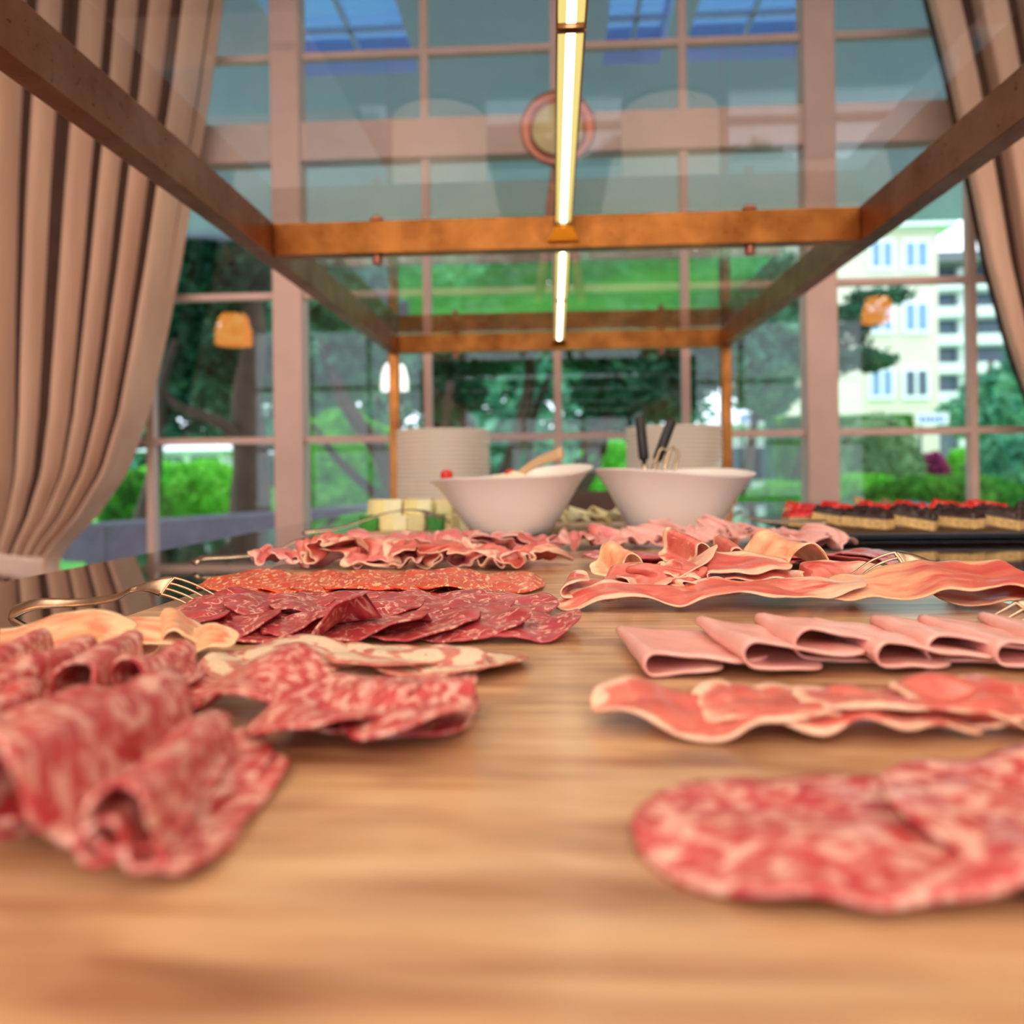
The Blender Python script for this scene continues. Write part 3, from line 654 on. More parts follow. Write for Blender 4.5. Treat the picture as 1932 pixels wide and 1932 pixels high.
# --- L5: spicy salami, flat overlapping row
for i in range(9):
    c = bp(468+i*58, 1112+ (3 if i % 2 else 0))
    fslice('spicy_salami_slice', 'spicy', .105, .13, flat(160+i, .18, 70), 'orange red spicy salami slice, '+nth(i, 9)+' in its overlapping row', 'salami', 'spicy salami slices at left', (c.x, c.y+.01, 0), .15*math.sin(i*2.1), 2.1, .0005, (.03, .03), seed=160+i, wob=.003, irr=.05)
# --- L4: coppa, two overlapping rows
for i in range(7):
    c = bp(440+i*85, 1160)
    fslice('coppa_slice', 'coppa', .095, .095, flat(180+i, .16, 80), 'dark red marbled pork slice, '+nth(i, 7)+' in the back row', 'cured pork', 'marbled pork neck slices, back row at left', (c.x, c.y+.005, 0), .4*math.sin(i), 2.2, .003, (.07, .022), seed=180+i, wob=.004, irr=.08)
for i in range(8):
    c = bp(320+i*95, 1197)
    up_ = .9 if i in (3,) else .35
    fslice('coppa_slice', 'coppa', .09, .082, (lambda i, up_: lambda s, u: .12*math.sin(75*s+i)+(up_*(sm((s-.05)/.01)-sm((s-.075)/.01)) if u < .3 else 0))(i, up_), 'dark red marbled pork neck slice, '+nth(i, 8)+' in the front row', 'cured pork', 'marbled pork neck slices, front row at left', (c.x, c.y+.002, 0), .3*math.sin(i*1.3), 2.2, .0012, (.05, -.022), seed=200+i, wob=.004, irr=.08)
# --- L3: pancetta
for i in range(6):
    c = bp(500+i*76, 1262)
    fslice('pancetta_slice', 'pancetta', .075, .075, flat(220+i, .22, 80), 'cream and pink bacon slice lying flat, '+nth(i, 6)+' in its overlapping row', 'bacon', 'cream and pink bacon slices at left', (c.x, c.y, 0), .5*i, 2.2, .001, (.03, .05), seed=220+i, wob=.003, irr=.06)
# --- L2: fatty raw ham scraps
for i, (px, py, L, W, h, rz, zo, lab) in enumerate((
  (80, 1262, .11, .055, loops([(.02, .25, .02), (.06, -.45, .03)], 0, .5), .3, .008, 'pale fatty raw ham slice, flat, behind the rolled salami at far left'),
  (190, 1250, .12, .045, loops([(.02, .2, .02), (.07, -.4, .02)], 0, .5), .25, .006, 'pale fatty raw ham slice with shiny top, behind the rolled salami'),
  (325, 1238, .062, .04, loops([(.006, 1.0, .012), (.024, -1.8, .016)], .1, .6), .2, .004, 'pale fatty raw ham slice standing in a hump, in front of the dark red slices'),
  (385, 1245, .045, .032, loops([(.004, .5, .01), (.02, -.8, .014)], .0, .6), .1, .004, 'square pale fat slice at the right of the raw ham hump'))):
    c = bp(px, py)
    fslice('raw_ham_slice', 'fatty', L, W, h, lab, 'cured ham', None, (c.x, c.y, 0), rz, 3.5, zo, (.25, 0), seed=240+i, wob=.003, irr=.08)
# --- L1: rolled and folded salami, near left
def hump(bot, r, tail, var=.18, k=1.38):
    def h(s, u):
        rr = r*(1-var*u); q = s-bot-PI*rr
        if s < bot: return PI
        if q <= 0: return PI-(s-bot)/rr
        return -k*sm(q/(1.3*rr))+(k-.04)*sm((q-2.3*rr)/(1.6*rr))+.10*math.sin(90*s+u)
    return h
def roll(i, near, far, r, tail, zo, lab, W=None, tl=.03, tx=-.03, p=3.2):
    A = bp(*near); B = bp(*far); d = B-A; ln = d.length if W is None else W; mid = A+d.normalized()*ln/2
    fslice('salami_slice', 'salami', .012+PI*r+5.2*r+tail, ln, hump(.012, r, tail), lab, 'salami', 'rolled salami slices at left', (mid.x+tail*.35, mid.y, 0), math.atan2(d.y, d.x)-PI/2, p, zo, (tx, tl), ns=84, na=26, seed=260+i, wob=.004, irr=.08, thick=.0018)
# back bank
roll(0, (-90, 1345), (40, 1262), .0075, .012, .006, 'rolled pink salami slice in the back fan, leftmost', .075, .03, .05)
roll(1, (-40, 1385), (150, 1270), .0075, .012, .005, 'rolled pink salami slice in the back fan, second from the left', .09, .03, .05)
roll(2, (0, 1425), (240, 1285), .0085, .015, .004, 'rolled pink salami slice in the back fan, third from the left', .10, .03, .05)
roll(3, (195, 1385), (320, 1270), .0085, .015, .005, 'rolled pink salami slice in the back fan, fourth from the left', .085, .03, .05)
roll(4, (275, 1365), (395, 1300), .0075, .012, .003, 'short rolled pink salami slice in the back fan, rightmost', .055, .03, .05)
c = bp(500, 1345)
fslice('salami_slice', 'salami', .07, .062, lambda s, u: .30-.9*sm((s-.02)/.04)+.1*math.sin(80*s), 'round pink salami slice arched at the top of the rolled pile', 'salami', None, (c.x, c.y, 0), -.25, 2.2, .006, (.16, 0), seed=280, wob=.003, irr=.06, thick=.0018)
def crest(i, px, py, W, lab, rz, lift):
    c = bp(px, py)
    def h(s, u):
        q = s-.05-PI*.006
        if s < .05: return PI+.1*math.sin(100*s+i)
        if q < 0: return PI-(s-.05)/.006
        return -.16*sm(q/.02)+.42*(lift+.5*u)*sm((q-.03)/.02)+.1*math.sin(120*s)
    fslice('salami_slice', 'salami', .05+PI*.006+.078, W, h, lab, 'salami', None, (c.x, c.y, 0), -PI/2+rz, 4.0, .001, (0, 0), seed=290+i, wob=.005, irr=.08, thick=.0018)
crest(0, 630, 1385, .062, 'pink salami slice folded open towards the viewer, right of the rolled pile', -.25, .6)
crest(1, 775, 1385, .062, 'pink salami slice folded open towards the viewer, farthest right of its pile', .10, .8)
# near bank
roll(10, (-130, 1560), (110, 1400), .0095, .006, .003, 'large rolled salami slice in the near fan, leftmost', .085)
roll(11, (-60, 1640), (280, 1385), .0108, .008, .002, 'large rolled salami slice in the near fan, second from the left', .105)
roll(12, (80, 1690), (465, 1345), .0122, .010, .003, 'large rolled salami slice with open dark end, middle of the near fan', .125, .0, -.04)
roll(13, (240, 1700), (400, 1500), .005, .012, .001, 'crumpled salami slice at the bottom of the near fan', .05)
roll(14, (305, 1690), (490, 1385), .0085, .001, .001, 'long folded salami slice at the right of the near fan', .105, .0, -.02, 6)
# ---------------------------------------------------------------- forks
def fork(pts, label, group='serving forks', tine_n=4, headlen=.36, hw=.012, roll_=.5, rev=False, dscale=None):
    """pts: spine from handle end to tine tips: (px, py, D)"""
    W3 = []
    for px, py, D in pts:
        W3.append(aty(px, py, D))
    P = catmull(W3, 8); n = len(P); k0 = int(n*(1-headlen)); kt = int(n*(1-headlen*.55))
    o0 = W3[0]; t = empty('serving_fork', tuple(W3[0]), label, 'fork', group)
    L = Vector(W3[0]); side = Vector((0, math.cos(roll_), math.sin(roll_)))
    if not rev: side = Vector((0, math.cos(roll_), math.sin(roll_)))
    wid = []
    for i in range(kt+1):
        q = i/max(1, k0)
        if i <= k0: wid.append(.0055+(.0045)*(1-sm(q*2.2))-.0015*sm((q-.5)*2))
        else: wid.append(.004+(hw-.004)*sm((i-k0)/(kt-k0)))
    MB().tube([p-L for p in P[:kt+1]], wid, 12, [.32 if i < k0 else .14 for i in range(kt+1)], side).build('handle', 'steel', t, True)
    m = MB()
    for q in range(tine_n):
        off = (q-(tine_n-1)/2)/((tine_n-1)/2)*hw*.82
        tp = []; 
        for i in range(kt-1, n):
            d = (P[min(i+1, n-1)]-P[i-1]).normalized(); s_ = (side-d*side.dot(d)).normalized(); tp.append(P[i]+s_*off-L)
        m.tube(tp, [.0017-.0011*(i/len(tp)) for i in range(len(tp))], 8, .7, side)
    m.build('tines', 'steel', t, True)
fork([(24, 1156, .757), (70, 1140, .752), (150, 1137, .745), (215, 1128, .735), (250, 1112, .73), (300, 1104, .725), (350, 1116, .715), (408, 1147, .70)], 'tarnished silver fork arched over the left edge, beside the dark red slices', roll_=.75, headlen=.42)
fork([(366, 1063, 1.15), (385, 1053, 1.16), (440, 1050, 1.17), (515, 1042, 1.18), (555, 1022, 1.19), (585, 1017, 1.2), (615, 1024, 1.2), (650, 1034, 1.2)], 'silver fork leaning on the curly raw ham heap at left', roll_=.4)
fork([(572, 1004, 1.62), (640, 996, 1.62), (690, 981, 1.63), (730, 968, 1.64), (780, 962, 1.65), (820, 972, 1.66), (850, 985, 1.67)], 'silver fork resting on the cheese platter', roll_=.3)
fork([(2010, 1108, .80), (1932, 1097, .78), (1850, 1096, .765), (1800, 1084, .755), (1770, 1068, .75), (1710, 1057, .745), (1660, 1070, .74), (1618, 1098, .735)], 'silver fork arched on the right edge, beside the ruffled ham', roll_=.75, headlen=.45)
fork([(2150, 1175, .62), (2080, 1150, .61), (2020, 1136, .60), (1970, 1140, .60), (1925, 1163, .595), (1872, 1192, .59)], 'silver fork tines at the right edge over the folded ham', roll_=.75, headlen=.45)
fork([(1560, 985, 1.6), (1490, 984, 1.62), (1440, 982, 1.63), (1410, 976, 1.64), (1395, 968, 1.65), (1380, 972, 1.66)], 'silver fork between the right bowl and the cake tray', roll_=.3)
# ---------------------------------------------------------------- far platters
def platter(px0, px1, yn, yf, th, mat, label, z=GRAN, bevel=.003, name='platter'):
    x0 = aty(px0, 1000, yn).x; x1 = aty(px1, 1000, yn).x; c = ((x0+x1)/2, (yn+yf)/2, z)
    m = MB().box((x0, yn, z), (x1, yf, z+th)); 
    o = m.build(name, mat, None, bevel=bevel, loc=c); return tag(o, label, 'platter'), x0, x1
ch, cx0, cx1 = platter(655, 1035, 1.70, 2.02, .012, 'wood', 'pale wooden board holding cheese cubes, behind the left bowl', BOARD if 0 else GRAN+.0, name='cheese_board')
ZC = GRAN+.012
rnd = random.Random(5)
k = 0
cubes = []
for ry in range(3):
    for cxn in range(7):
        cubes.append((cx0+.035+cxn*.038+rnd.uniform(-.006, .006), 1.74+ry*.05+rnd.uniform(-.008, .008), 0))
for cxn in range(5): cubes.append((cx0+.055+cxn*.038+rnd.uniform(-.006, .006), 1.765+rnd.uniform(-.006, .006), 1))
places = ['front row', 'middle row', 'back row']
for i, (x, y, lv) in enumerate(cubes):
    s = .017; R = Matrix.Rotation(rnd.uniform(-.6, .6), 3, 'Z')
    bm = bmesh.new(); bmesh.ops.create_cube(bm, size=1)
    for v in bm.verts: v.co = R @ Vector((v.co.x*.036*rnd.uniform(.9, 1.1), v.co.y*.034, v.co.z*.034))
    bmesh.ops.bevel(bm, geom=bm.edges[:], offset=.002, segments=2, affect='EDGES')
    me = bpy.data.meshes.new('cheese_cube'); bm.to_mesh(me); bm.free(); g = (i in (0, 4, 16)); me.materials.append(MT['ycheese' if i % 2 else 'wcheese'] if not g else MT['lettuce'])
    o = bpy.data.objects.new('cucumber_cube' if g else 'cheese_cube', me); COL.objects.link(o); o.location = (x, y, ZC+.0175+lv*.0345)
    lab = ('green cucumber chunk' if g else 'pale yellow cheese cube')+', '+(nth(i-21, 5)+' in the top layer of cubes' if lv else nth(i % 7, 7)+' in the '+places[i//7]+' of cubes')
    tag(o, lab, 'cucumber' if g else 'cheese', 'cheese cubes on the pale board')
# butter / cheese curls between the bowls
bc, bx0, bx1 = platter(1030, 1215, 1.72, 2.0, .012, 'wood', 'pale wooden board with cheese slices, between the two bowls', GRAN, name='cheese_board')
for i in range(8):
    px = 1055+(i % 4)*38; p = aty(px, 990, 1.76+.07*(i//4))
    o = fslice('cheese_slice', 'wcheese' if i % 2 else 'ycheese', .06, .05, (lambda i: lambda s, u: .9*math.sin(110*s+i))(i), 'cheese slice, '+nth(i % 4, 4)+' in the '+('front' if i < 4 else 'back')+' of the group between the bowls', 'cheese', 'cheese slices between the bowls', (p.x, p.y, 0), .4*i, 3, 0, (.3, 0), seed=300+i, ns=40, na=12, thick=.004)
    o.location.z = ZC+(.008 if i < 4 else .016)
# dark box between the bowls, far back
p = aty(1128, 930, 2.5)
dk = empty('food_warmer', (p.x, 2.5, GRAN), 'dark wooden tray with a rim behind the bowls', 'tray')
MB().box((-.20, -.15, 0), (.14, .15, .02)).build('tray_base', 'cab', dk, bevel=.003)
for lo, hi in (((-.20, -.15, .02), (.14, -.135, .075)), ((-.20, .135, .02), (.14, .15, .075)), ((-.20, -.135, .02), (-.185, .135, .075)), ((.125, -.135, .02), (.14, .135, .075))):
    MB().box(lo, hi).build('tray_side', 'cab', dk, bevel=.002)
dk.name = 'wooden_tray'
# cakes
tx0 = aty(1478, 990, 1.75).x; tn, tf = 1.50, 2.05
tr = MB().box((tx0, tn, GRAN+.010), (tx0+.62, tf, GRAN+.018)).box((tx0+.05, tn+.06, GRAN), (tx0+.57, tf-.06, GRAN+.010)).build('cake_tray', 'slate', None, bevel=.003, loc=(tx0+.3, 1.77, GRAN))
tag(tr, 'black raised tray of cakes on the dark counter at right', 'tray')
MT['sponge'] = plain('pale_sponge', (238, 196, 130), .8, 0, .15, 120)
MT['choc'] = plain('chocolate_topping', (44, 22, 24), .45, 0, .2, 90)
MT['berry'] = plain('red_berry_jelly', (214, 34, 34), .2, 0, .15, 90)
def cake(x, y, rz, top, label, group, tilt):
    t = empty('cake_slice', (x, y, GRAN+.0185+ (.006 if tilt else 0)), label, 'cake', group, rz); t.rotation_euler = (0, tilt, rz)
    MB().box((-.042, -.022, 0), (.042, .022, .02)).build('sponge', 'sponge', t, bevel=.002)
    vs = []; fs = []; nx, ny = 18, 9
    for j in range(ny+1):
        for i in range(nx+1):
            e = min(i, nx-i, j, ny-j); X = -.043+.086*i/nx; Y = -.023+.046*j/ny
            vs.append((X, Y, .0195+(0 if e == 0 else (.012+.010*noise.noise(Vector((X*130+x*50, Y*130, y*77)))))))
    for j in range(ny):
        for i in range(nx): q = j*(nx+1)+i; fs.append((q, q+1, q+nx+2, q+nx+1))
    MB().add(vs, fs).build('topping', top, t, True)
for r_, (y, n, top, nm, lift) in enumerate(((1.56, 6, 'choc', 'front row of chocolate cakes', 0), (1.66, 6, 'choc', 'second row of chocolate cakes', 1), (1.86, 6, 'berry', 'back row of berry cakes', 1))):
    for i in range(n):
        x = tx0+.075+i*.082+(.0 if r_ else .03)
        if x > tx0+.58: continue
        cake(x, y+.012*math.sin(i*3), (-.75 if r_ == 0 else -.5)+.18*math.sin(i*2+r_), top, ('chocolate topped' if top == 'choc' else 'red berry topped')+' sponge cake, '+nth(i, n+1)+' in the '+nm, nm, .16 if lift or i % 2 else .06)
for i in range(3):
    cake(tx0+.03+.04*i, 1.70+i*.06, .1, 'berry', 'red berry topped pale sponge cake at the left end of the tray, '+['front', 'middle', 'back'][i]+' of three', 'berry cakes at the left end of the tray', 0)
for i, px in enumerate((1625, 1672)):
    A = aty(px, 985, 1.95); B = aty(px-4+4*i, 940+4*i, 2.0)
    o = MB().tube([A, (A+B)/2, B], [.008, .012, .013], 12, .35, Vector((1, 0, 0))).build('wooden_tongs', 'dwood' if i else 'wood', None, True, loc=A)
    tag(o, ('grey brown' if i else 'pale')+' wooden handle standing up among the cakes, '+('right one' if i else 'left one'), 'tongs', 'wooden handles among the cakes')
# ================================================================ OUTSIDE
struct(box('terrace_paving', (-12, WY+.2, -.10), (14, 8.5, -.02), 'paving'))
struct(MB().add([(-60, 8.5, -.02), (60, 8.5, -.02), (60, 30, .3), (-60, 30, .3), (60, 90, 3), (-60, 90, 3)], [(0, 1, 2, 3), (3, 2, 4, 5)]).build('lawn', 'lawn'))
zso = aty(1045, 437, 9).z
xq = [-14, -1.66, -.88, .36, .74, .88, 1.66, 16]; m = MB().box((-14, 5.36, zso), (16, 9, zso+.25)).box((-14, WY+.22, zso), (16, 4.3, zso+.25))
for k in (0, 2, 4, 6): m.box((xq[k], 4.3, zso), (xq[k+1], 5.36, zso+.25))
for x in (-1.27, .55, 1.27): m.box((x-.015, 4.3, zso+.1), (x+.015, 5.36, zso+.13))
m.box((-1.66, 5.0, zso+.1), (1.66, 5.03, zso+.13))
ov = struct(m.build('overhang_roof', 'soffit'))
for k in (1, 3, 5): MB().add([(xq[k], 4.3, zso+.15), (xq[k+1], 4.3, zso+.15), (xq[k+1], 5.36, zso+.15), (xq[k], 5.36, zso+.15)], [(0, 1, 2, 3)]).build('roof_light_pane', 'roofglass', ov)
# low stone parapet
A = aty(180, 985, 4.9); B = aty(760, 912, 8.0); d = (B-A); ang = math.atan2(d.y, d.x)
t = empty('stone_parapet', (A.x, A.y, 0), 'long grey stone bench wall outside the left window', 'wall', rz=ang)
Lp = math.hypot(d.x, d.y)
MB().box((0, -.1, .50), (Lp, .35, .74)).build('coping', 'stone', t, bevel=.01)
MB().box((.1, 0, -.05), (Lp-.1, .25, .50)).build('wall_body', 'paving', t)
def foliage(name, blobs, n, size, mat, parent, loc, seed=0, shell=.55):
    r = random.Random(seed); vs = []; fs = []; tot = sum(b[3]*b[4]*b[5] for b in blobs)**1
    wts = [b[3]*b[4]+b[4]*b[5]+b[3]*b[5] for b in blobs]; sw = sum(wts)
    for b, w_ in zip(blobs, wts):
        for _ in range(int(n*w_/sw)):
            while 1:
                q = Vector((r.gauss(0, 1), r.gauss(0, 1), r.gauss(0, 1)))
                if q.length > .01: break
            q.normalize(); rad = (shell+(1-shell)*r.random())*(1+.25*noise.noise(q*2.2+Vector((b[0], b[1], b[2]))))
            c = Vector((b[0]+q.x*b[3]*rad, b[1]+q.y*b[4]*rad, b[2]+q.z*b[5]*rad))
            u = Vector((r.gauss(0, 1), r.gauss(0, 1), r.gauss(0, .7))).normalized(); v = u.cross(Vector((r.gauss(0, 1), r.gauss(0, 1), r.gauss(0, 1)))).normalized()
            s = size*r.uniform(.6, 1.3); k = len(vs)
            vs += [c-u*s, c-v*s*.5, c+u*s, c+v*s*.5]; fs.append((k, k+1, k+2, k+3))
    return MB().add([x-Vector(loc) for x in vs], fs).build(name, mat, parent)
def tree(px, Y, blobs, trunks, mat, label, n=7000, size=.12, seed=0, group=None):
    b = aty(px, 900, Y); t = empty('tree', (b.x, Y, 0), label, 'tree', group); L = Vector((b.x, Y, 0))
    for pts, r in trunks:
        P = [Vector(aty(a, c, Y+dy)) for a, c, dy in pts]; P = catmull(P, 5)
        MB().tube([p-L for p in P], [r*(1-.65*i/len(P)) for i in range(len(P))], 10).build('trunk', 'bark', t, True)
    bl = []
    for a, c, rx, rz, dy in blobs:
        p = aty(a, c, Y+dy); k = Y/F; bl.append((p.x, p.y, p.z, rx*k, min(rx, 160)*k*.9, rz*k))
    foliage('foliage', bl, n, size, mat, t, L, seed)
tree(470, 9.5, [(400, 520, 130, 75, 0), (500, 480, 110, 60, .8), (330, 640, 60, 90, 0.4), (330, 560, 50, 70, 0), (470, 690, 90, 60, 1.0)],
     [([(470, 1010, 0), (475, 880, 0), (465, 760, 0), (480, 640, 0), (470, 500, 0)], .27), ([(470, 860, 0), (420, 800, -.3), (340, 770, -.4), (300, 730, -.5)], .09), ([(240, 1060, -1.0), (290, 900, -.8), (300, 760, -.5), (330, 640, -.4)], .10)],
     'leaf_dark', 'broad dark tree with thick brown trunk, left of the left mullion', 6500, .11, 1)
tree(700, 11, [(660, 560, 120, 90, 0), (640, 700, 80, 60, .4), (800, 560, 130, 90, .6), (620, 470, 120, 60, 0)],
     [([(760, 980, 0), (720, 860, 0), (650, 760, 0), (610, 640, 0)], .17), ([(740, 960, 0), (640, 870, .2), (590, 800, .2)], .09), ([(760, 960, 0), (830, 850, .2), (850, 720, 0)], .12)],
     'leaf_teal', 'spreading tree with forked trunks seen behind the left brass post', 6500, .12, 2)
tree(930, 12, [(900, 600, 140, 110, 0), (960, 520, 140, 80, .5), (850, 740, 70, 50, 0)],
     [([(930, 960, 0), (900, 840, 0), (850, 750, 0), (820, 650, 0)], .15), ([(935, 950, 0), (980, 820, 0), (1000, 700, 0), (980, 580, 0)], .15), ([(1010, 960, .3), (1000, 820, .3), (1040, 700, .3)], .09)],
     'leaf_dark', 'dark many stemmed tree seen above the left bowl', 7500, .12, 3)
tree(1120, 11.5, [(1130, 600, 150, 100, 0), (1200, 740, 120, 55, 0), (1230, 520, 130, 80, .5), (1330, 640, 80, 90, 0)],
     [([(1080, 960, 0), (1110, 850, 0), (1180, 760, 0), (1250, 680, 0)], .17), ([(1090, 940, 0), (1140, 830, .2), (1110, 720, 0)], .1)],
     'leaf_dark', 'dark leaning tree seen above the right bowl', 8500, .12, 4)
tree(1430, 13, [(1440, 640, 90, 110, 0), (1400, 540, 120, 80, 0), (1500, 620, 80, 90, .5), (1440, 740, 60, 50, 0)],
     [([(1400, 960, 0), (1420, 820, 0), (1440, 700, 0)], .1)], 'leaf_teal', 'feathery evergreen tree right of the right brass post', 6000, .12, 5)
tree(1610, 12, [(1600, 600, 70, 26, 0), (1630, 680, 60, 22, 0), (1580, 640, 60, 70, .3), (1660, 560, 60, 14, 0)],
     [([(1500, 900, 0), (1540, 760, 0), (1600, 640, 0), (1680, 560, 0)], .05)], 'leaf_dark', 'thin needled branches reaching in front of the cream building', 1500, .08, 6)
tree(1850, 22, [(1880, 765, 62, 60, 0), (1950, 690, 50, 60, 0), (1830, 790, 50, 36, 0), (1900, 800, 60, 40, 0)],
     [([(1860, 900, 0), (1860, 760, 0), (1870, 680, 0)], .15)], 'leaf_teal', 'round green tree in front of the balcony building', 6000, .2, 7)
def bush(px, py, Y, rx, rz, mat, label, n=2500, size=.08, dep=None, seed=0, group=None, nm='bush'):
    p = aty(px, py, Y); k = Y/F; L = (p.x, Y, 0.0)
    t = empty(nm, L, label, 'hedge' if nm == 'hedge' else 'bush', group)
    H = p.z+rz*k
    bm = bmesh.new(); bmesh.ops.create_icosphere(bm, subdivisions=4, radius=1)
    for v in bm.verts:
        q = 1+.12*noise.noise(v.co*2.5+Vector(L)); v.co = Vector((v.co.x*rx*k*.9*q, v.co.y*(dep or rx*k)*.9*q, H/2+v.co.z*H/2*.92*q))
    me = bpy.data.meshes.new('bush_core'); bm.to_mesh(me); bm.free(); me.shade_smooth(); me.materials.append(MT[mat]); o = bpy.data.objects.new('bush_core', me); COL.objects.link(o); o.parent = t
    foliage('leaves', [(0, 0, H/2, rx*k, dep or rx*k, H/2)], n, size, mat, t, (0, 0, 0), seed, .88)
bush(370, 930, 13, 130, 60, 'leaf_lime', 'bright green rounded hedge under the left tree', seed=11, n=4000)
bush(250, 950, 11, 60, 60, 'leaf_mid', 'green bush beside the left curtain', seed=12)
bush(650, 820, 22, 90, 50, 'leaf_mid', 'green bush behind the left brass post', seed=13, size=.14)
bush(620, 960, 15, 80, 40, 'leaf_mid', 'low green shrub left of the plates', seed=14)
bush(1150, 850, 20, 60, 22, 'leaf_lime', 'lime green shrub seen between the bowls and plates', seed=15, size=.12)
bush(980, 900, 17, 70, 40, 'leaf_teal', 'blue green shrub behind the left bowl', seed=16, size=.12)
bush(1500, 945, 10, 110, 30, 'leaf_lime', 'bright green low hedge right of the right bowl', seed=17, n=4000, dep=.6)
bush(1800, 950, 9.5, 200, 45, 'leaf_mid', 'wide green hedge behind the cake tray', seed=18, n=6000, dep=.7)
bush(1640, 935, 11, 90, 35, 'leaf_lime', 'bright green rounded shrub beside the right mullion', seed=19, n=3000)
bush(1655, 855, 14, 80, 65, 'leaf_pale', 'large pale green globe shrub right of the right mullion', seed=20, n=5000)
bush(1760, 885, 14.5, 32, 26, 'leaf_plum', 'plum coloured shrub behind the wide hedge', seed=21)
bush(1820, 880, 15, 42, 28, 'leaf_lime', 'lime green shrub beside the plum shrub', seed=22)
bush(1900, 880, 13, 60, 60, 'leaf_teal', 'blue green shrub by the right curtain', seed=23)
# clipped dark hedge
A = aty(1465, 860, 16); B = aty(1728, 860, 16); zt2 = aty(1600, 785, 16).z
t = empty('hedge', ((A.x+B.x)/2, 16.5, 0), 'tall clipped dark green hedge in front of the cream building', 'hedge'); hw = (B.x-A.x)/2
MB().box((-hw, -.4, .05), (hw, .4, zt2)).build('hedge_core', 'leaf_dark', t)
r = random.Random(31); vs = []; fs = []
for _ in range(5000):
    f = r.random(); c = Vector((r.uniform(-hw, hw), -.42 if f < .7 else r.uniform(-.4, .4), r.uniform(.05, zt2) if f < .7 else zt2)); u = Vector((r.gauss(0, 1), r.gauss(0, .6), r.gauss(0, 1))).normalized(); v = u.cross(Vector((r.gauss(0, 1), r.gauss(0, 1), r.gauss(0, 1)))).normalized(); k = len(vs); s = .06
    vs += [c-u*s, c-v*s*.6, c+u*s, c+v*s*.6]; fs.append((k, k+1, k+2, k+3))
MB().add(vs, fs).build('leaves', 'leaf_mid', t)
# far wooded bank closing the view
for i in range(11):
    px = 180+i*135; Y = 30+(i % 3)*3
    if px > 1300: break
    p = aty(px, 620, Y); t = empty('tree', (p.x, Y, .3), 'distant dark tree closing the view, '+nth(i, 9)+' in the far bank', 'tree', 'trees of the far bank')
    MB().tube([(0, 0, 0), (0, 0, 4)], [.3, .2], 8).build('trunk', 'bark', t, True)
    foliage('foliage', [(0, 0, 5.4, 2.4, 1.6, 3.6), (.6, .3, 8.6, 2.0, 1.5, 2.2), (-.4, -.2, 1.6, 2.7, 1.6, 1.8)], 2600, .42, 'leaf_dark' if i % 2 else 'leaf_teal', t, (0, 0, 0), 50+i, .2)
# ---- cream apartment building
Yb = 30; k = Yb/F
def bx(px0, py0, px1, py1, Y): a = aty(px0, py0, Y); b = aty(px1, py1, Y); return a.x, b.x, min(a.z, b.z), max(a.z, b.z)
x0, x1, z0, z1 = bx(1560, 800, 1768, 432, Yb)
t = empty('apartment_building', ((x0+x1)/2, Yb, .3), 'cream apartment building with pairs of white framed windows', 'building'); L = Vector(t.location)
def part(mb, name, mat, par, L=L, tt=None):
    o = mb.build(name, mat, None, loc=L); o.location = (0, 0, 0); o.parent = par; return o
part(MB().box((x0-1.5, Yb, .2), (x1, Yb+8, z1)), 'wall', 'cream_wall', t)
part(MB().box((x0-1.8, Yb-.5, z1), (x1+.5, Yb+8, z1+.35)), 'roof_eave', 'white_wall', t)
def bwin(px0, py0, px1, py1, Y, mat='pane'):
    a, b, c, d_ = bx(px0, py0, px1, py1, Y)
    fr = MB().box((a-.06, Y-.12, c-.06), (b+.06, Y-.005, d_+.06)); o = part(fr, 'window', 'white_frame', t)
    m = MB(); mid = (a+b)/2
    m.box((a+.05, Y-.14, c+.08), (mid-.06, Y-.121, d_-.06)).box((mid+.06, Y-.14, c+.08), (b-.05, Y-.121, d_-.06))
    q = m.build('pane', mat, None, loc=L); q.location = (0, 0, 0); q.parent = o
for i, (ya, yb) in enumerate(((457, 508), (572, 627), (698, 750))):
    bwin(1640, ya, 1683, yb, Yb); bwin(1704, ya, 1749, yb, Yb, 'dpane' if i == 2 else 'pane')
# balcony building
Y2 = 42; x0, x1, z0, z1 = bx(1772, 900, 2010, 492, Y2)
t2 = empty('apartment_building', ((x0+x1)/2, Y2, .5), 'white apartment block with long balconies beside the right curtain', 'building'); L2 = Vector(t2.location)
def part2(mb, name, mat): o = mb.build(name, mat, None, loc=L2); o.location = (0, 0, 0); o.parent = t2; return o
part2(MB().box((x0, Y2+1.2, .5), (x1, Y2+9, z1)), 'wall', 'dpane')
part2(MB().box((x0-.3, Y2-.5, z1), (x1, Y2+9, z1+.5)), 'roof', 'roofgrey')
for py in (522, 573, 626, 680, 735):
    a, b, c, d_ = bx(1772, py+24, 2010, py, Y2); part2(MB().box((x0, Y2, c), (x1, Y2+1.2, d_)), 'balcony', 'white_wall')
part2(MB().box((aty(1826, 600, Y2).x, Y2+.9, .5), (aty(1842, 600, Y2).x, Y2+1.25, z1)), 'wall_pier', 'white_wall')
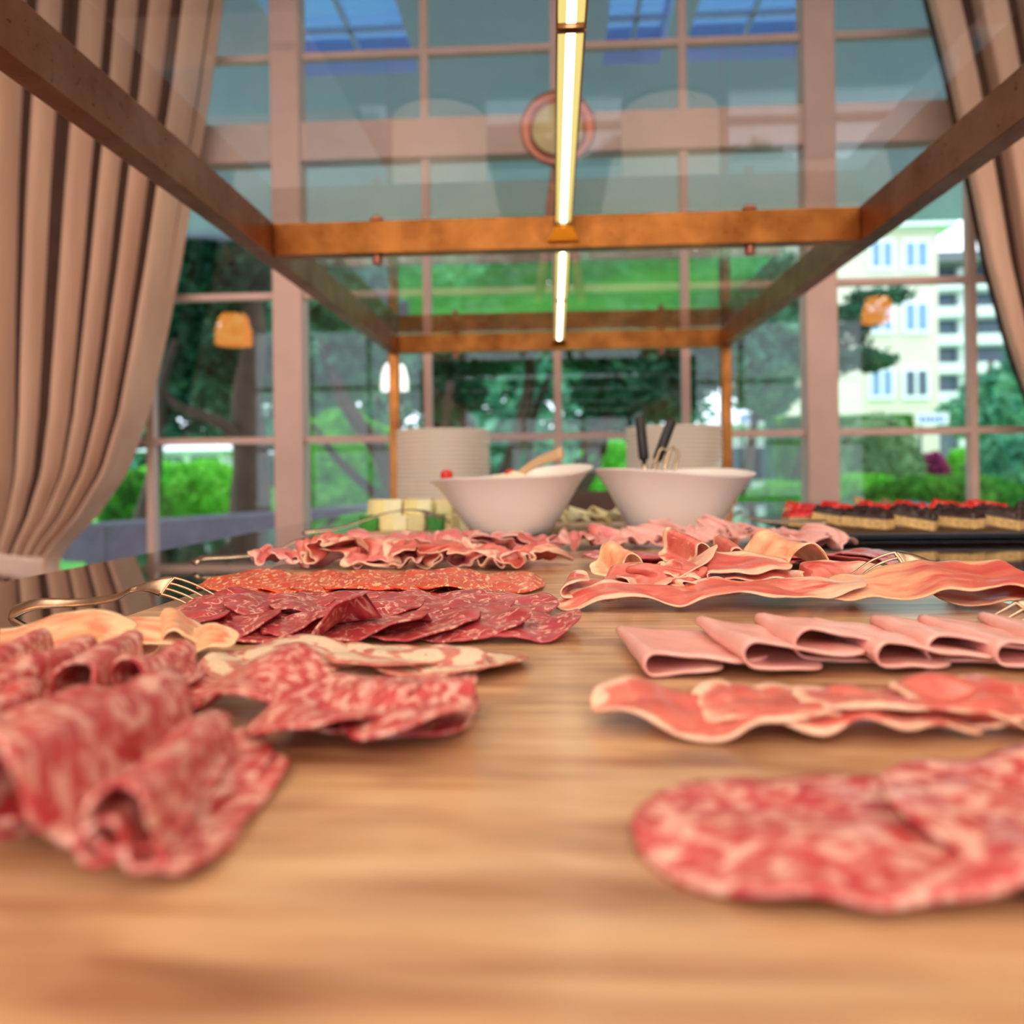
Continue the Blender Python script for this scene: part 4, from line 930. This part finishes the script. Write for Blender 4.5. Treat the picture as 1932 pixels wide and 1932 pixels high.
# pale houses at left and behind the trees
def house(px0, py0, px1, py1, Y, label, pitched=True):
    x0, x1, z0, z1 = bx(px0, py1, px1, py0, Y); t = empty('house', ((x0+x1)/2, Y, .1), label, 'house'); hw = (x1-x0)/2
    MB().box((-hw, 0, -.1), (hw, 3, z1-.1)).build('wall', 'white_wall', t)
    h = (z1-z0)*.35
    MB().add([(-hw-.3, -.4, z1-.1), (hw+.3, -.4, z1-.1), (hw+.3, 3.4, z1-.1), (-hw-.3, 3.4, z1-.1), (-hw*.5, 1.5, z1+h), (hw*.5, 1.5, z1+h)], [(0, 1, 5, 4), (2, 3, 4, 5), (1, 2, 5), (3, 0, 4), (3, 2, 1, 0)]).build('roof', 'white_frame', t)
    n = max(2, int(hw*2/1.6))
    for i in range(n):
        x = -hw+(i+.5)*2*hw/n; MB().box((x-.35, -.06, z0+.2), (x+.35, -.002, z0+(z1-z0)*.6)).build('window', 'dpane', t)
house(285, 850, 420, 895, 20, 'pale low house seen under the left tree')
house(1385, 800, 1470, 930, 19, 'pale blue grey outbuilding right of the right brass post')
# blurred shop sign beyond the hedge: white board with blue marks
for i, (px0, px1, py0, py1, lab) in enumerate(((1395, 1470, 778, 802, 'white sign board with blue marks above the outbuilding'), (1732, 1790, 778, 802, 'white sign board with blue marks behind the tall hedge'))):
    a, b, c, d_ = bx(px0, py1, px1, py0, 18.2); t = empty('sign', ((a+b)/2, 18.2, c), lab, 'sign')
    hw = (b-a)/2; MB().box((-hw, 0, 0), (hw, .06, d_-c)).build('sign_board', 'white_wall', t)
    for s in (-1, 1): MB().box((s*hw*.8-.03, .02, -c+.1), (s*hw*.8+.03, .06, 0)).build('post', 'roofgrey', t)
    m = MB(); r = random.Random(i)
    for q in range(6): x = -hw*.85+q*hw*.28; m.box((x, -.012, .08), (x+hw*.17, -.001, (d_-c)-.08-.04*(q % 2)))
    m.build('marking', 'blue', t)
# boulder
p = aty(1720, 955, 6.5)
bm = bmesh.new(); bmesh.ops.create_icosphere(bm, subdivisions=4, radius=1)
H = p.z+.06
for v in bm.verts: q = 1+.1*noise.noise(v.co*1.5); v.co = Vector((v.co.x*.33*q, v.co.y*.3*q, H/2+v.co.z*H/2*q))
me = bpy.data.meshes.new('garden_boulder'); bm.to_mesh(me); bm.free(); me.shade_smooth(); me.materials.append(MT['stone'])
o = bpy.data.objects.new('garden_boulder', me); COL.objects.link(o); o.location = (p.x, 6.5, -.02); tag(o, 'rounded grey boulder outside behind the cake tray', 'boulder')
# ================================================================ LIGHT
wd = bpy.data.worlds.new('overcast_sky'); C.world = wd; wd.use_nodes = True; nt = wd.node_tree; bg = nt.nodes['Background']
bg.inputs[0].default_value = (.82, .91, 1.0, 1); bg.inputs[1].default_value = 3.7
